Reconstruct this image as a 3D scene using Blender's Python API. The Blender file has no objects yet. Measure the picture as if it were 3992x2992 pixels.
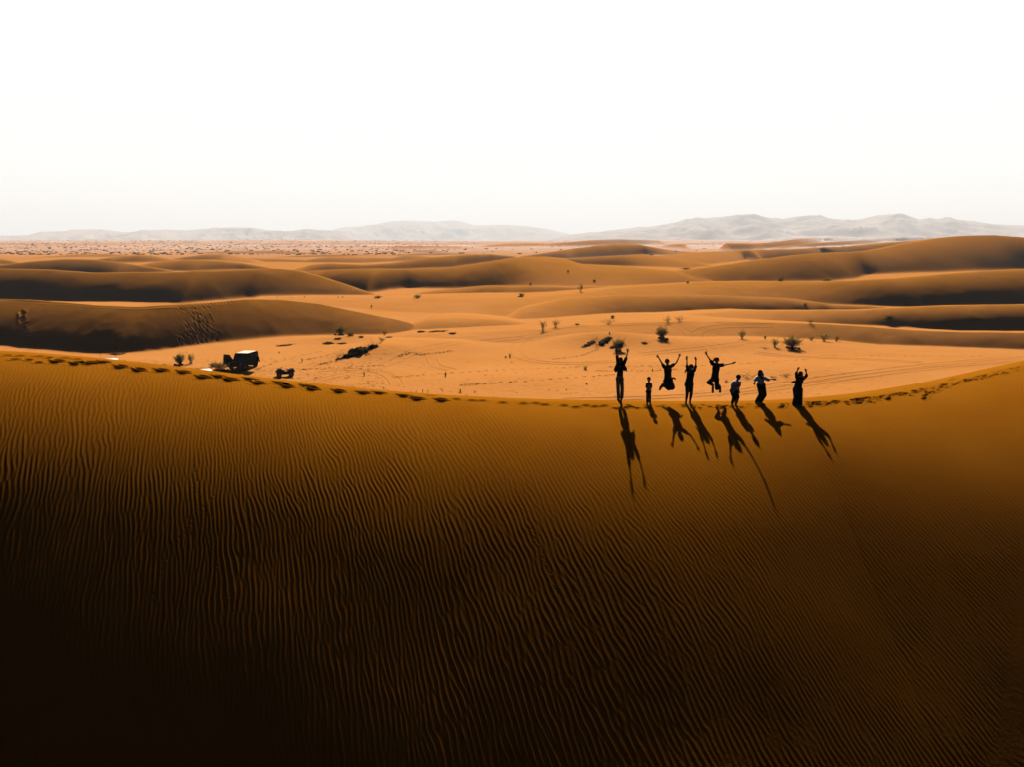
import bpy, bmesh, math, random
import numpy as np
from mathutils import Vector, Matrix
R = math.radians
random.seed(7)
rng = np.random.default_rng(11)
SC = bpy.context.scene
COL = SC.collection

# ---------------------------------------------------------------- camera, sky, sun, exposure
F_PX, CX, CY, PITCH, CAMZ = 2769.0, 1996.0, 1496.0, R(11.35), 15.5     # a 24 mm-equivalent drone camera over the sand
cam_d = bpy.data.cameras.new('camera')
cam = bpy.data.objects.new('camera', cam_d); COL.objects.link(cam)
cam.location = (0, 0, CAMZ); cam.rotation_euler = (math.pi/2 - PITCH, 0, 0)
cam_d.sensor_fit = 'HORIZONTAL'; cam_d.sensor_width = 36; cam_d.lens = 36*F_PX/3992
cam_d.clip_start = 0.5; cam_d.clip_end = 40000
SC.camera = cam

SUN_EL, SUN_AZ = R(36.0), R(1.5)          # azimuth measured clockwise from +Y
SUN_DIR = Vector((math.sin(SUN_AZ)*math.cos(SUN_EL), math.cos(SUN_AZ)*math.cos(SUN_EL), math.sin(SUN_EL)))
sd = bpy.data.lights.new('sun', 'SUN'); sun = bpy.data.objects.new('sun', sd); COL.objects.link(sun)
sd.energy = 5.0; sd.angle = R(0.5); sd.color = (1.0, 0.9, 0.76)
sun.rotation_euler = SUN_DIR.to_track_quat('Z', 'Y').to_euler()

w = bpy.data.worlds.new('World'); SC.world = w; w.use_nodes = True
nt = w.node_tree; nt.nodes.clear()
wo = nt.nodes.new('ShaderNodeOutputWorld'); bg = nt.nodes.new('ShaderNodeBackground')
sky = nt.nodes.new('ShaderNodeTexSky'); sky.sky_type = 'NISHITA'; sky.sun_disc = False
sky.sun_elevation = SUN_EL; sky.sun_rotation = SUN_AZ
sky.air_density = 0.04; sky.dust_density = 0.5; sky.ozone_density = 0.0
bg.inputs['Strength'].default_value = 0.05
# sky glow added low on the sun side, cut off overhead for dark shade
tc = nt.nodes.new('ShaderNodeTexCoord')
dot = nt.nodes.new('ShaderNodeVectorMath'); dot.operation = 'DOT_PRODUCT'
g_el = R(9); dot.inputs[1].default_value = (0.0, math.cos(g_el), math.sin(g_el))
mr = nt.nodes.new('ShaderNodeMapRange'); mr.interpolation_type = 'SMOOTHSTEP'
mr.inputs['From Min'].default_value = math.cos(R(53)); mr.inputs['From Max'].default_value = math.cos(R(38))
bg2 = nt.nodes.new('ShaderNodeBackground'); bg2.inputs['Color'].default_value = (1.0, 0.985, 0.955, 1)
bg2.inputs['Strength'].default_value = 0.45
mix = nt.nodes.new('ShaderNodeMixShader')
L = nt.links.new
L(tc.outputs['Generated'], dot.inputs[0]); L(dot.outputs['Value'], mr.inputs['Value'])
sz = nt.nodes.new('ShaderNodeSeparateXYZ'); hz_ = nt.nodes.new('ShaderNodeMapRange'); hz_.interpolation_type = 'SMOOTHSTEP'
hz_.inputs['From Min'].default_value = math.sin(R(27)); hz_.inputs['From Max'].default_value = math.sin(R(18.5)); mu = nt.nodes.new('ShaderNodeMath'); mu.operation = 'MULTIPLY'
L(tc.outputs['Generated'], sz.inputs[0]); L(sz.outputs['Z'], hz_.inputs['Value']); L(mr.outputs[0], mu.inputs[0]); L(hz_.outputs[0], mu.inputs[1])
L(sky.outputs[0], bg.inputs['Color']); L(mu.outputs[0], mix.inputs[0])
L(bg.outputs[0], mix.inputs[1]); L(bg2.outputs[0], mix.inputs[2]); L(mix.outputs[0], wo.inputs[0])

vs = SC.view_settings; vs.view_transform = 'Standard'; vs.look = 'None'; vs.gamma = 1.0; vs.use_curve_mapping = False
vs.exposure = 1.3
SC.cycles.max_bounces = 4; SC.cycles.volume_bounces = 0; SC.cycles.diffuse_bounces = 0

# ---------------------------------------------------------------- materials
def mat(name, col, rough=1.0, spec=0.0, var=None, vscale=1.0, bump=None, metal=0.0):
    m = bpy.data.materials.new(name); m.use_nodes = True
    n = m.node_tree; b = n.nodes['Principled BSDF']
    b.inputs['Roughness'].default_value = rough; b.inputs['Specular IOR Level'].default_value = spec
    b.inputs['Metallic'].default_value = metal; b.inputs['Base Color'].default_value = (*col, 1)
    t = n.nodes.new('ShaderNodeTexCoord')
    if var is not None:
        no = n.nodes.new('ShaderNodeTexNoise'); no.inputs['Scale'].default_value = vscale
        no.inputs['Detail'].default_value = 6; no.inputs['Roughness'].default_value = 0.65
        cr = n.nodes.new('ShaderNodeValToRGB'); cr.color_ramp.elements[0].position = 0.3; cr.color_ramp.elements[1].position = 0.7
        cr.color_ramp.elements[0].color = (*col, 1); cr.color_ramp.elements[1].color = (*var, 1)
        n.links.new(t.outputs['Object'], no.inputs['Vector']); n.links.new(no.outputs['Fac'], cr.inputs[0])
        n.links.new(cr.outputs[0], b.inputs['Base Color'])
    if bump:
        nb = n.nodes.new('ShaderNodeTexNoise'); nb.inputs['Scale'].default_value = bump[0]; nb.inputs['Detail'].default_value = 5
        bu = n.nodes.new('ShaderNodeBump'); bu.inputs['Distance'].default_value = bump[1]; bu.inputs['Strength'].default_value = 1
        n.links.new(t.outputs['Object'], nb.inputs['Vector']); n.links.new(nb.outputs['Fac'], bu.inputs['Height'])
        n.links.new(bu.outputs[0], b.inputs['Normal'])
    return m

M = {}
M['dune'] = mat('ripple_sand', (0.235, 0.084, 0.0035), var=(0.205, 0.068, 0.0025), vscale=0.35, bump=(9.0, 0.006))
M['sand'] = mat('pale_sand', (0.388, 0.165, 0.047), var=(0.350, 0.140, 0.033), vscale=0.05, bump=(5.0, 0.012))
M['rock'] = mat('far_rock', (0.42, 0.34, 0.30), var=(0.22, 0.18, 0.17), vscale=0.0035)
# dune sand is a deeper gold than the floor between the dunes
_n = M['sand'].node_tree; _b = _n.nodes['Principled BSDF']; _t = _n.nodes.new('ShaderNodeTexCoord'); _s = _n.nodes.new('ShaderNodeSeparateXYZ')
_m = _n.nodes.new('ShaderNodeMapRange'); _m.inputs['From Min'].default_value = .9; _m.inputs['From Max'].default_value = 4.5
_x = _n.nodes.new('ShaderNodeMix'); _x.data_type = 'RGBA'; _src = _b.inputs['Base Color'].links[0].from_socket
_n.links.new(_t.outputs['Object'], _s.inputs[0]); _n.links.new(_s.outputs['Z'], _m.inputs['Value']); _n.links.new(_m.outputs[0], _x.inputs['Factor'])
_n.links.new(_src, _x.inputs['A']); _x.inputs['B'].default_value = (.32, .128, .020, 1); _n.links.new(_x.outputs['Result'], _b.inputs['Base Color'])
# past a kilometre the scrubby gravel plain has haze painted into its paler colour
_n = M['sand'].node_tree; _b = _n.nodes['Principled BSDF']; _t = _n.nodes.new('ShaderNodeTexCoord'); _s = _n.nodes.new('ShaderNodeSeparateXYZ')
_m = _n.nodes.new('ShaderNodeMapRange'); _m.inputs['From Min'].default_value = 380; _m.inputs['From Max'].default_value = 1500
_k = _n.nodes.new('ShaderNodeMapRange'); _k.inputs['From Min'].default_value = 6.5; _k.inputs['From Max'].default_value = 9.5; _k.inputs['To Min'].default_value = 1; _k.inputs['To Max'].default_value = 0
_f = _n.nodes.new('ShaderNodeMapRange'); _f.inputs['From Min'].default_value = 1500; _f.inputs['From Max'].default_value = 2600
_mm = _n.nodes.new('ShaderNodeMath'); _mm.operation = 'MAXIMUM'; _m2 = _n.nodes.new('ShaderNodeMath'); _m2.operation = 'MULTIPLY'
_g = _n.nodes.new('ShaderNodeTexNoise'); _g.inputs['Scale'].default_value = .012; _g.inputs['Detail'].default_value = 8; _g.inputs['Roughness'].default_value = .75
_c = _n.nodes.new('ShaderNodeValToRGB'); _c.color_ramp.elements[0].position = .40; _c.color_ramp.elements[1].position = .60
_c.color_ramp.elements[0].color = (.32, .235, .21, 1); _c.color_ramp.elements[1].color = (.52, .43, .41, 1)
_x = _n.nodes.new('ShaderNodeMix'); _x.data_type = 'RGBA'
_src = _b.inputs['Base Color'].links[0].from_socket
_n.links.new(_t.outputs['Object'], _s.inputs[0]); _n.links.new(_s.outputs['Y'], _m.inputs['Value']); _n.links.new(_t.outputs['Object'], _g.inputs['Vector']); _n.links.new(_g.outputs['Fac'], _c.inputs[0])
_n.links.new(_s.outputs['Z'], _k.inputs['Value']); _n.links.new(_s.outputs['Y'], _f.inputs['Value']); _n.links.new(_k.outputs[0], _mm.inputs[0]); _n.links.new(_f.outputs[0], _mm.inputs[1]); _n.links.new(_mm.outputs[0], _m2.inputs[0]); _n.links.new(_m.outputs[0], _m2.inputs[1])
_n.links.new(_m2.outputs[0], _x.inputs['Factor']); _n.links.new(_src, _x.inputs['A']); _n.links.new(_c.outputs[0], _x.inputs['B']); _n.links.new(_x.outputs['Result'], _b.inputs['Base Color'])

# ---------------------------------------------------------------- helpers: pixels of the photo -> directions
def ray(u, v):
    a = (np.asarray(u, float)-CX)/F_PX; b = (CY-np.asarray(v, float))/F_PX
    dx = a; dy = math.cos(PITCH)+b*math.sin(PITCH); dz = -math.sin(PITCH)+b*math.cos(PITCH)
    h = np.hypot(dx, dy)
    return np.arctan2(dx, dy), dz/h          # azimuth, tangent of the elevation

def smooth(a, n):
    if n < 2: return a
    k = np.exp(-0.5*(np.linspace(-2.5, 2.5, 2*n+1))**2); k /= k.sum()
    return np.convolve(np.pad(a, n, mode='edge'), k, 'valid')

AZG = np.linspace(R(-60), R(60), 4801)       # 0.025 degree steps
def poly(pts, sm=14):                        # (u,v) polyline -> tan(elevation) over AZG, end values held
    p = np.array(pts, float); az, te = ray(p[:, 0], p[:, 1])
    return smooth(np.interp(AZG, az, te), sm), az[0], az[-1]

def sstep(x, a, b):
    t = np.clip((x-a)/(b-a), 0, 1); return t*t*(3-2*t)

def far_ground(r):                           # the open desert floor rises very gently with distance
    return 0.012*np.clip(r-150, 0, 450)

def ground_dist(te):                         # where a sight line meets the desert floor
    rr = np.geomspace(30, 6000, 3000); t = (far_ground(rr)-CAMZ)/rr
    return np.interp(te, np.maximum.accumulate(t), rr)

# each dune of the middle distance: its crest line, the line of its foot, mean steepness of its near face
def P(*a): return a
LAYERS = [
 # name, crest, foot, [(u, mean slope)], start fraction, back width factor
 ('L1', [(-900,1180),(-300,1160),(0,1166),(108,1168),(253,1178),(362,1190),(542,1196),(687,1187),(836,1178),(963,1166),(1089,1167),(1234,1183),(1379,1212),(1523,1241),(1596,1257),(1647,1284)],
        [(-900,1350),(0,1330),(145,1345),(289,1362),(434,1380),(579,1386),(687,1376),(927,1338),(1125,1318),(1306,1308),(1523,1312),(1600,1303),(1647,1290)],
        [(-300,.50),(0,.51),(250,.55),(500,.60),(700,.60),(1000,.54),(1300,.50),(1600,.44)], .70, 0.8),
 ('M', [(1017,1156),(1162,1156),(1342,1158),(1600,1161),(2106,1157),(2396,1124),(2400,1122),(2725,1102),(2942,1097),(3192,1098),(3481,1086),(3734,1063),(3992,1047),(4500,1030)],
       [(1017,1170),(1300,1190),(1600,1215),(1889,1235),(2106,1240),(2400,1190),(2800,1180),(3100,1186),(3300,1192),(3499,1199),(3734,1193),(3992,1186),(4500,1186)],
       [(1017,.05),(1600,.08),(2100,.13),(2400,.17),(2900,.26),(3150,.36),(3350,.50),(3600,.50),(4000,.48)], .42, 1.6),
 ('S1', [(1560,1290),(1600,1262),(1672,1243),(1800,1240),(1962,1247),(2060,1262),(2120,1274)],
        [(1560,1304),(1600,1302),(1817,1296),(1962,1291),(2070,1287),(2120,1283)],
        [(1560,.2),(1700,.24),(2100,.28)], .3, 2.5),
 ('N', [(1950,1250),(2040,1200),(2200,1165),(2400,1152),(2617,1149),(2870,1153),(3087,1162),(3196,1177),(3246,1186),(3373,1189),(3481,1199)],
       [(1950,1255),(2088,1254),(2215,1251),(2396,1235),(2689,1219),(2906,1210),(3141,1209),(3192,1206),(3355,1206),(3481,1202)],
       [(1950,.14),(2200,.26),(2400,.40),(2700,.44),(3100,.42),(3481,.30)], .38, 1.3),
 ('R1', [(2300,1250),(2500,1235),(2689,1222),(2906,1212),(3141,1210),(3355,1207),(3499,1199),(3734,1189),(3992,1186),(4500,1184)],
        [(2300,1266),(2500,1261),(2762,1256),(3192,1263),(3373,1273),(3554,1287),(3734,1294),(3992,1296),(4500,1298)],
        [(2300,.1),(2900,.16),(3200,.32),(3400,.44),(3700,.52),(4000,.53)], .38, 1.6),
 ('Q1', [(1500,1318),(1600,1304),(1817,1296),(2106,1283),(2250,1271),(2400,1262),(2689,1251),(2942,1256),(3192,1262),(3373,1272),(3554,1287),(3734,1294),(3992,1296),(4500,1300)],
        [(1500,1345),(1817,1340),(2106,1335),(2508,1330),(2725,1326),(2906,1321),(3087,1328),(3192,1333),(3373,1347),(3554,1352),(3734,1358),(3992,1368),(4500,1380)],
        [(1500,.08),(2400,.15),(2900,.25),(3200,.38),(3500,.44),(4000,.46)], .72, 2.5),
 ('L3', [(-900,1050),(0,1046),(72,1046),(217,1051),(362,1062),(506,1058),(651,1060),(796,1055),(945,1049),(1089,1047),(1162,1053),(1234,1071),(1342,1104),(1451,1142),(1498,1156)],
        [(-900,1170),(0,1168),(362,1174),(796,1183),(945,1169),(1017,1160),(1234,1158),(1498,1159)],
        [(-300,.54),(0,.58),(700,.58),(1000,.54),(1300,.50),(1498,.42)], .66, 1.0),
 ('L4', [(-900,1050),(0,1032),(145,1015),(253,1008),(362,1011),(506,1028),(615,1045),(705,1057)],
        [(-900,1066),(0,1064),(500,1070),(705,1060)], [(0,.50),(400,.52),(700,.46)], .7, 1.0),
 ('L4b', [(500,1046),(535,1033),(615,1020),(723,1011),(800,1012),(945,1024),(1053,1042),(1107,1048)],
         [(500,1052),(651,1054),(796,1057),(945,1050),(1107,1049)], [(500,.26),(620,.28),(720,.42),(1100,.42)], .5, 1.2),
 ('L5', [(360,1016),(380,1010),(470,997),(542,991),(597,995),(669,1010),(700,1016)],
        [(360,1018),(470,1026),(597,1022),(700,1018)], [(400,.36),(560,.36),(680,.2)], .3, 1.2),
 ('L5b', [(640,1013),(658,1010),(730,999),(800,990),(872,989),(908,996),(981,1009),(1017,1022)],
         [(640,1015),(723,1013),(872,1013),(1017,1025)], [(640,.3),(850,.34),(900,.14),(1017,.12)], .3, 1.2),
 ('L0', [(-900,1010),(-50,1005),(20,1010),(60,1018),(90,1027)], [(-900,1030),(0,1029),(90,1029)], [(0,.3)], .3, 1.2),
 ('C1', [(1130,1064),(1180,1058),(1306,1050),(1487,1046),(1600,1047),(1745,1041),(1889,1023),(1998,1005),(2060,1001),(2124,1000),(2180,1004),(2215,1012),(2269,1028),(2400,1034),(2545,1046),(2635,1056),(2720,1080)],
        [(1130,1075),(1250,1120),(1473,1140),(1600,1122),(1781,1124),(2016,1113),(2200,1117),(2400,1119),(2640,1104),(2720,1102)],
        [(1130,.44),(1300,.54),(1700,.52),(1960,.52),(2030,.34),(2150,.24),(2400,.22),(2600,.26)], .45, 1.1),
 ('C2', [(1560,1158),(1600,1146),(1708,1128),(1889,1111),(2034,1113),(2251,1117),(2400,1114),(2500,1113)],
        [(1560,1162),(1998,1160),(2142,1147),(2269,1134),(2400,1125),(2500,1118)],
        [(1560,.14),(1680,.34),(1900,.44),(2250,.42),(2500,.2)], .4, 1.2),
 ('C3', [(1110,1056),(1144,1049),(1216,1030),(1288,1025),(1415,1032),(1523,1024),(1600,1013),(1672,1003),(1817,992),(1907,989),(1998,997),(2060,1003)],
        [(1110,1058),(1180,1060),(1300,1056),(1487,1050),(1600,1049),(1781,1042),(1925,1020),(2016,1008),(2060,1006)],
        [(1110,.2),(1200,.22),(1260,.42),(2000,.46)], .45, 1.2),
 ('C4', [(930,1010),(974,1003),(1053,1007),(1198,1011),(1240,1004),(1288,999),(1379,1002),(1523,1004),(1578,992),(1610,994),(1690,1001),(1720,1006)],
        [(930,1014),(1000,1020),(1300,1022),(1433,1024),(1720,1010)], [(930,.22),(1300,.26),(1560,.24),(1720,.2)], .3, 1.0),
 ('C5', [(1080,1000),(1180,994),(1300,991),(1500,995),(1560,990),(1700,984),(1800,987),(1880,989)], [(1080,1003),(1300,1000),(1880,992)], [(1080,.3)], .3, 1.0),
 ('D1', [(2010,1001),(2034,998),(2179,976),(2323,956),(2400,951),(2490,952),(2563,966),(2635,978),(2744,983)],
        [(2010,1003),(2215,1008),(2400,998),(2508,992),(2599,994),(2744,985)], [(2010,.3),(2100,.44),(2500,.46),(2600,.26)], .45, 1.2),
 ('D2', [(2200,1010),(2215,1007),(2400,996),(2508,990),(2581,998),(2653,1009),(2700,1018)],
        [(2200,1026),(2269,1031),(2400,1036),(2653,1045),(2700,1040)], [(2200,.44),(2430,.44),(2490,.24),(2700,.18)], .45, 1.2),
 ('E1', [(2560,1000),(2617,991),(2744,982),(2906,974),(3123,969),(3200,963),(3282,961),(3445,945),(3572,936),(3700,925)],
        [(2560,1030),(2700,1030),(2885,1010),(2917,1018),(3051,1004),(3200,990),(3700,980)],
        [(2560,.14),(2850,.18),(2930,.44),(3572,.44)], .5, 1.4),
 ('F1', [(2600,1066),(2635,1055),(2762,1041),(2917,1016),(3087,995),(3200,986),(3373,978),(3517,951),(3626,931),(3734,920),(3879,916),(3992,924),(4500,960)],
        [(2600,1100),(2689,1101),(2942,1098),(3150,1095),(3228,1088),(3319,1070),(3517,1062),(3700,1056),(3861,1052),(4500,1050)],
        [(2600,.28),(2800,.42),(3200,.48),(3350,.44),(3600,.42),(3820,.46),(3900,.54),(4500,.54)], .55, 1.2),
 ('G', [(2540,966),(2563,961),(2653,949),(2762,945),(2942,948),(3000,945),(3123,929),(3200,925),(3300,928),(3420,934)],
       [(2540,968),(2711,972),(2744,981),(2942,974),(3200,950),(3420,942)], [(2540,.16),(2690,.2),(2760,.46),(3200,.46)], .5, 1.2),
 ('G2', [(2900,976),(2942,972),(3060,958),(3192,945),(3373,934),(3517,923),(3626,920),(3713,922),(3800,930)],
        [(2900,978),(3000,972),(3200,962),(3500,950),(3800,945)], [(2900,.46)], .5, 1.2),
 ('H1', [(1850,965),(2100,952),(2300,935),(2420,931),(2560,935),(2600,945)], [(1850,970),(2200,962),(2600,955)], [(1850,.4)], .5, 1.2),
 ('H2', [(2500,960),(2700,946),(2900,938),(3100,920),(3250,918),(3400,925)], [(2500,964),(2900,946),(3400,938)], [(2500,.4)], .5, 1.2),
 ('K1', [(1280,985),(1330,975),(1500,960),(1600,956),(1760,958),(1850,965)], [(1280,988),(1500,974),(1850,970)], [(1280,.42)], .4, 1.3),
 ('K2', [(1830,968),(1900,954),(2020,946),(2130,948),(2200,958)], [(1830,970),(2020,964),(2200,962)], [(1830,.44)], .5, 1.3),
 ('K3', [(700,985),(900,978),(1050,976),(1200,983)], [(700,988),(1200,988)], [(700,.26)], .4, 1.3),
 ('K4', [(2650,950),(2740,938),(2860,936),(2950,942)], [(2650,953),(2950,950)], [(2650,.3)], .4, 1.3),
 ('K5', [(150,1000),(300,990),(420,988),(520,995)], [(150,1003),(520,1000)], [(150,.2)], .4, 1.3),
 ('H3', [(1600,980),(1660,973),(1710,976),(1740,982)], [(1600,984),(1740,984)], [(1600,.2)], .3, 1.2),
]
LAY = []
for name, crest, foot, slopes, a0, bw in LAYERS:
    tc_, az0, az1 = poly(crest); tf, _, _ = poly(foot)
    su = ray([s[0] for s in slopes], [1150]*len(slopes))[0]
    m = smooth(np.interp(AZG, su, [s[1] for s in slopes]), 30)
    rb = ground_dist(tf); zb = far_ground(rb)
    # crest at r = rb+W with height zb + m W on the sight line:  CAMZ + te (rb+W) = zb + m W
    W = (CAMZ + tc_*rb - zb)/np.maximum(m-tc_, .02); W = np.clip(W, .5, 400)
    rc = rb+W; zc = zb+m*W
    rc = smooth(rc, 70 if np.median(rb) < 400 else 48); zc = CAMZ+tc_*rc; W = np.maximum(rc-rb, .5)
    end = sstep(AZG, az0-R(3.0), az0)*(1-sstep(AZG, az1, az1+R(3.0)))      # beyond its ends the dune sinks away
    if name in ('L1', 'L3', 'L4', 'L0'): end = 1-sstep(AZG, az1, az1+R(3.0))
    if name in ('M', 'R1', 'Q1', 'F1'): end = sstep(AZG, az0-R(3.0), az0)
    zc = zc-(1-end)*(zc-zb+2.5)
    X = rc*np.sin(AZG); X = np.maximum.accumulate(X+np.arange(len(X))*1e-6)
    LAY.append((name, X, rc*np.cos(AZG), zc, zb, W*np.cos(AZG), a0, bw))

# near dune crest
near_c = [(-900,1345),(0,1375),(180,1386),(415,1408),(686,1440),(902,1471),(1155,1502),(1444,1530),(1624,1543),(1877,1561),(2166,1573),(2418,1577),(2671,1576),(2887,1573),(3100,1571),(3248,1564),(3429,1546),(3610,1514),(3790,1471),(3992,1420),(4600,1330)]
NC_T = poly(near_c, 24)[0]
_a = ray([-900, 0, 500, 1000, 2000, 2700, 3200, 3600, 3992, 4600], [1500]*10)[0]
_q = np.polyfit(_a, [43, 35.5, 31.7, 29.6, 28.6, 29.3, 31, 34, 39, 47], 4); NC_R = np.polyval(_q, np.clip(AZG, _a[0]-.1, _a[-1]+.1))
_in = (AZG > R(-44)) & (AZG < R(44))
_qt = np.polyfit(AZG[_in], NC_T[_in], 9)
NC_T = np.where(_in, np.polyval(_qt, np.clip(AZG, R(-44), R(44))), np.polyval(_qt, np.where(AZG < 0, R(-44), R(44))))
NC_Z = CAMZ+NC_T*NC_R
# the near dune as a function of x: crest line y = NYC(x), z = NZC(x); its face is measured along the sun's direction
NX = NC_R*np.sin(AZG); NYC = NC_R*np.cos(AZG); NZC = NC_Z
def near_par(x):
    k = np.interp(x, [-26, -18, -8, 0, 4.6, 7.2, 11, 14, 20, 28], [.108, .104, .100, .092, .081, .087, .112, .092, .058, .045])
    cap = np.interp(x, [-24, -14, -8, -3, 2, 6, 10, 16, 24], [.722, .712, .702, .692, .682, .672, .665, .655, .642])
    return k, cap
# ---------------------------------------------------------------- height of the sand
def near_base(az, r):
    x = r*np.sin(az); y = r*np.cos(az)
    k, cap = near_par(x); s = np.interp(x, NX, NYC)-y; zc = np.interp(x, NX, NZC)
    s0 = 0.05; sm = (cap-s0)/k                                   # steepness grows with the distance down the face, then holds
    t = np.clip(s, 0, None)
    w_ = 1.6                                                     # soft change into the steady slope
    q = np.where(t < sm-w_, s0*t+.5*k*t*t,
        np.where(t > sm+w_, s0*sm+.5*k*sm*sm - k*w_*w_/6 + cap*(t-sm),
                 s0*t+.5*k*t*t - k*np.clip(t-(sm-w_), 0, None)**3/(12*w_)))
    # (third-order blend keeps value and slope continuous closely enough)
    front = zc-q-.0027*np.clip(t-6.0, 0, 14)**2
    b = np.clip(-s, 0, None)
    back = zc - (0.02*b + .5*.16*np.minimum(b, 3.4)**2 + .565*np.clip(b-3.4, 0, None))
    z = np.where(s >= 0, front, back)
    # the trough under the camera
    floor = -34.0+0.0*r
    kk = 2.0
    z = floor + kk*np.logaddexp(0, (z-floor)/kk)
    fade = sstep(np.abs(az), R(62), R(105))
    bowl = -34+0.0*r
    return z*(1-fade)+bowl*fade

MOUNDS = [  # (u, v of its middle on the photo, radius m, stretch across, height)
 (1500,1385,7.0,1.3,1.15),(1640,1350,8.0,1.5,.9),(1350,1330,5.0,1.6,.7),(2340,1330,7.0,1.4,1.2),(2500,1340,8,1.5,.5),(1730,1300,8.0,1.8,.5),
 (2900,1345,9,1.8,.6),(880,1445,4,1.5,.35),(3200,1440,9,2.0,.35),(2000,1480,10,2.0,.3),(620,1420,5,1.5,.3),(2250,1258,7,2,.6)]
_mx = []
for u, v, rad, st, h in MOUNDS:
    a_, t_ = ray(u, v); r_ = CAMZ/-t_; _mx.append((r_*math.sin(a_), r_*math.cos(a_), rad, st, h))

def vnoise(x, y, seed):                     # smooth value noise
    xi = np.floor(x).astype(np.int64); yi = np.floor(y).astype(np.int64); fx = x-xi; fy = y-yi
    fx = fx*fx*(3-2*fx); fy = fy*fy*(3-2*fy)
    def h(i, j):
        n = (i*374761393 + j*668265263 + seed*974711) & 0x7fffffff
        n = ((n ^ (n >> 13))*1274126177) & 0x7fffffff
        return ((n ^ (n >> 16)) & 0xffff)/65535.0
    return (h(xi, yi)*(1-fx)+h(xi+1, yi)*fx)*(1-fy)+(h(xi, yi+1)*(1-fx)+h(xi+1, yi+1)*fx)*fy-.5

def terrain(az, r):
    azc = np.clip(az, AZG[0], AZG[-1])
    x = r*np.sin(az); y = r*np.cos(az)
    z = far_ground(r).astype(float)
    # gentle swells of the plain
    z = z + 0.5*vnoise(x/31, y/31, 3)*sstep(r, 40, 70)*(1-sstep(r, 150, 260)) + 0.16*vnoise(x/9, y/7, 4)*sstep(r, 45, 60)*(1-sstep(r, 140, 200))
    z = z + 3*(vnoise(x/260, y/130, 8)+.5)*sstep(r, 700, 1300) + 14*(vnoise(x/700, y/330, 9)+.5)*sstep(r, 1500, 2600)
    for mx, my, rad, st, h in _mx:
        d2 = ((x-mx)/(rad*st))**2+((y-my)/rad)**2
        z = z+h*np.exp(-d2*1.6)
    for name, X_, yc_, zc_, zb_, W_, a0, bw in LAY:
        yc = np.interp(x, X_, yc_); zc = np.interp(x, X_, zc_); zb = np.interp(x, X_, zb_); W = np.interp(x, X_, W_)
        s = (yc-y)/W
        h = np.maximum(zc-zb, .3)
        t = np.clip(s, 0, None)
        front = zc-h*(a0*t+(1-a0)*np.minimum(t, 1.15)**2+(1-a0)*2.3*np.clip(t-1.15, 0, None))
        b = np.clip(-s, 0, None)/bw
        back = zc-h*(.9*b*b/(1+.75*b))
        d = np.where(s >= 0, front, back)
        d = np.where(s > 2.2, -50, d)
        kk = np.clip(.035*np.abs(h), .03, .5)
        m = np.maximum(z, d); e = np.abs(z-d)
        z = m+kk*np.log1p(np.exp(-np.clip(e/kk, 0, 30)))*np.where(d > -40, 1, 0)
    return z

def hit(u, v, near=False, far=False):       # the point of the sand seen at a pixel of the photo
    a, t = ray(u, v); a = float(a); t = float(t)
    if near: rr = np.linspace(8, 60, 5200)
    else: rr = np.geomspace(55, 5000, 9000)
    z = (near_base if near else terrain)(np.full_like(rr, a), rr)
    s = CAMZ+t*rr
    i = int(np.argmax(s <= z)) if (s <= z).any() else len(rr)-1
    r_ = rr[i]
    return Vector((r_*math.sin(a), r_*math.cos(a), float(z[i])))

def zat(x, y, near=False):
    return float((near_base if near else terrain)(np.array([math.atan2(x, y)]), np.array([math.hypot(x, y)]))[0])

# ---------------------------------------------------------------- wind ripples (band-limited noise, its phase gives branching crests)
NT, CELL = 2048, 0.025
def ripple_field(seed, lam=0.165, ang=R(22), bw=.17, bang=R(10)):
    g = np.random.default_rng(seed)
    F = np.fft.fft2(g.standard_normal((NT, NT)))
    kx = np.fft.fftfreq(NT, CELL)[None, :]; ky = np.fft.fftfreq(NT, CELL)[:, None]
    k = np.hypot(kx, ky)+1e-9; th = np.arctan2(ky, kx)
    dth = np.angle(np.exp(1j*(th-ang)))
    G = np.exp(-.5*((k-1/lam)/(bw/lam))**2)*np.exp(-.5*(dth/bang)**2)
    return np.fft.ifft2(F*G)
RF = ripple_field(5)
RF /= np.abs(RF).mean()
def samp(F, x, y):
    u = x/CELL; v = y/CELL
    i = np.floor(u).astype(np.int64); j = np.floor(v).astype(np.int64); fu = u-i; fv = v-j
    i0 = i % NT; i1 = (i+1) % NT; j0 = j % NT; j1 = (j+1) % NT
    return (F[j0, i0]*(1-fu)+F[j0, i1]*fu)*(1-fv)+(F[j1, i0]*(1-fu)+F[j1, i1]*fu)*fv

def ripples(x, y):
    a = R(22)
    u = x*math.cos(a)+y*math.sin(a); v = -x*math.sin(a)+y*math.cos(a)
    uc = np.clip(u-8, -26, 22)
    u2 = u + .011*uc*np.abs(uc)*1.0 + 0.010*np.clip(y-20, -12, 14)*uc*.5        # finer to the right and towards the crest
    wob = sstep(-x, -8, 10)                                                   # more restless on the left
    u2 = u2 + .9*vnoise(x/6.5, y/6.5, 21) + .20*(.35+wob)*vnoise(x/1.1, y/1.5, 22)
    v2 = v + .8*vnoise(x/5.0, y/5.0, 23)
    X = u2*math.cos(a)-v2*math.sin(a); Y = u2*math.sin(a)+v2*math.cos(a)
    c = samp(RF, X, Y)
    amp = np.clip(np.abs(c), 0, 1)**.6
    ph = np.angle(c)
    return amp*(np.cos(ph)+.22*np.cos(2*ph+.9)), amp

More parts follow.
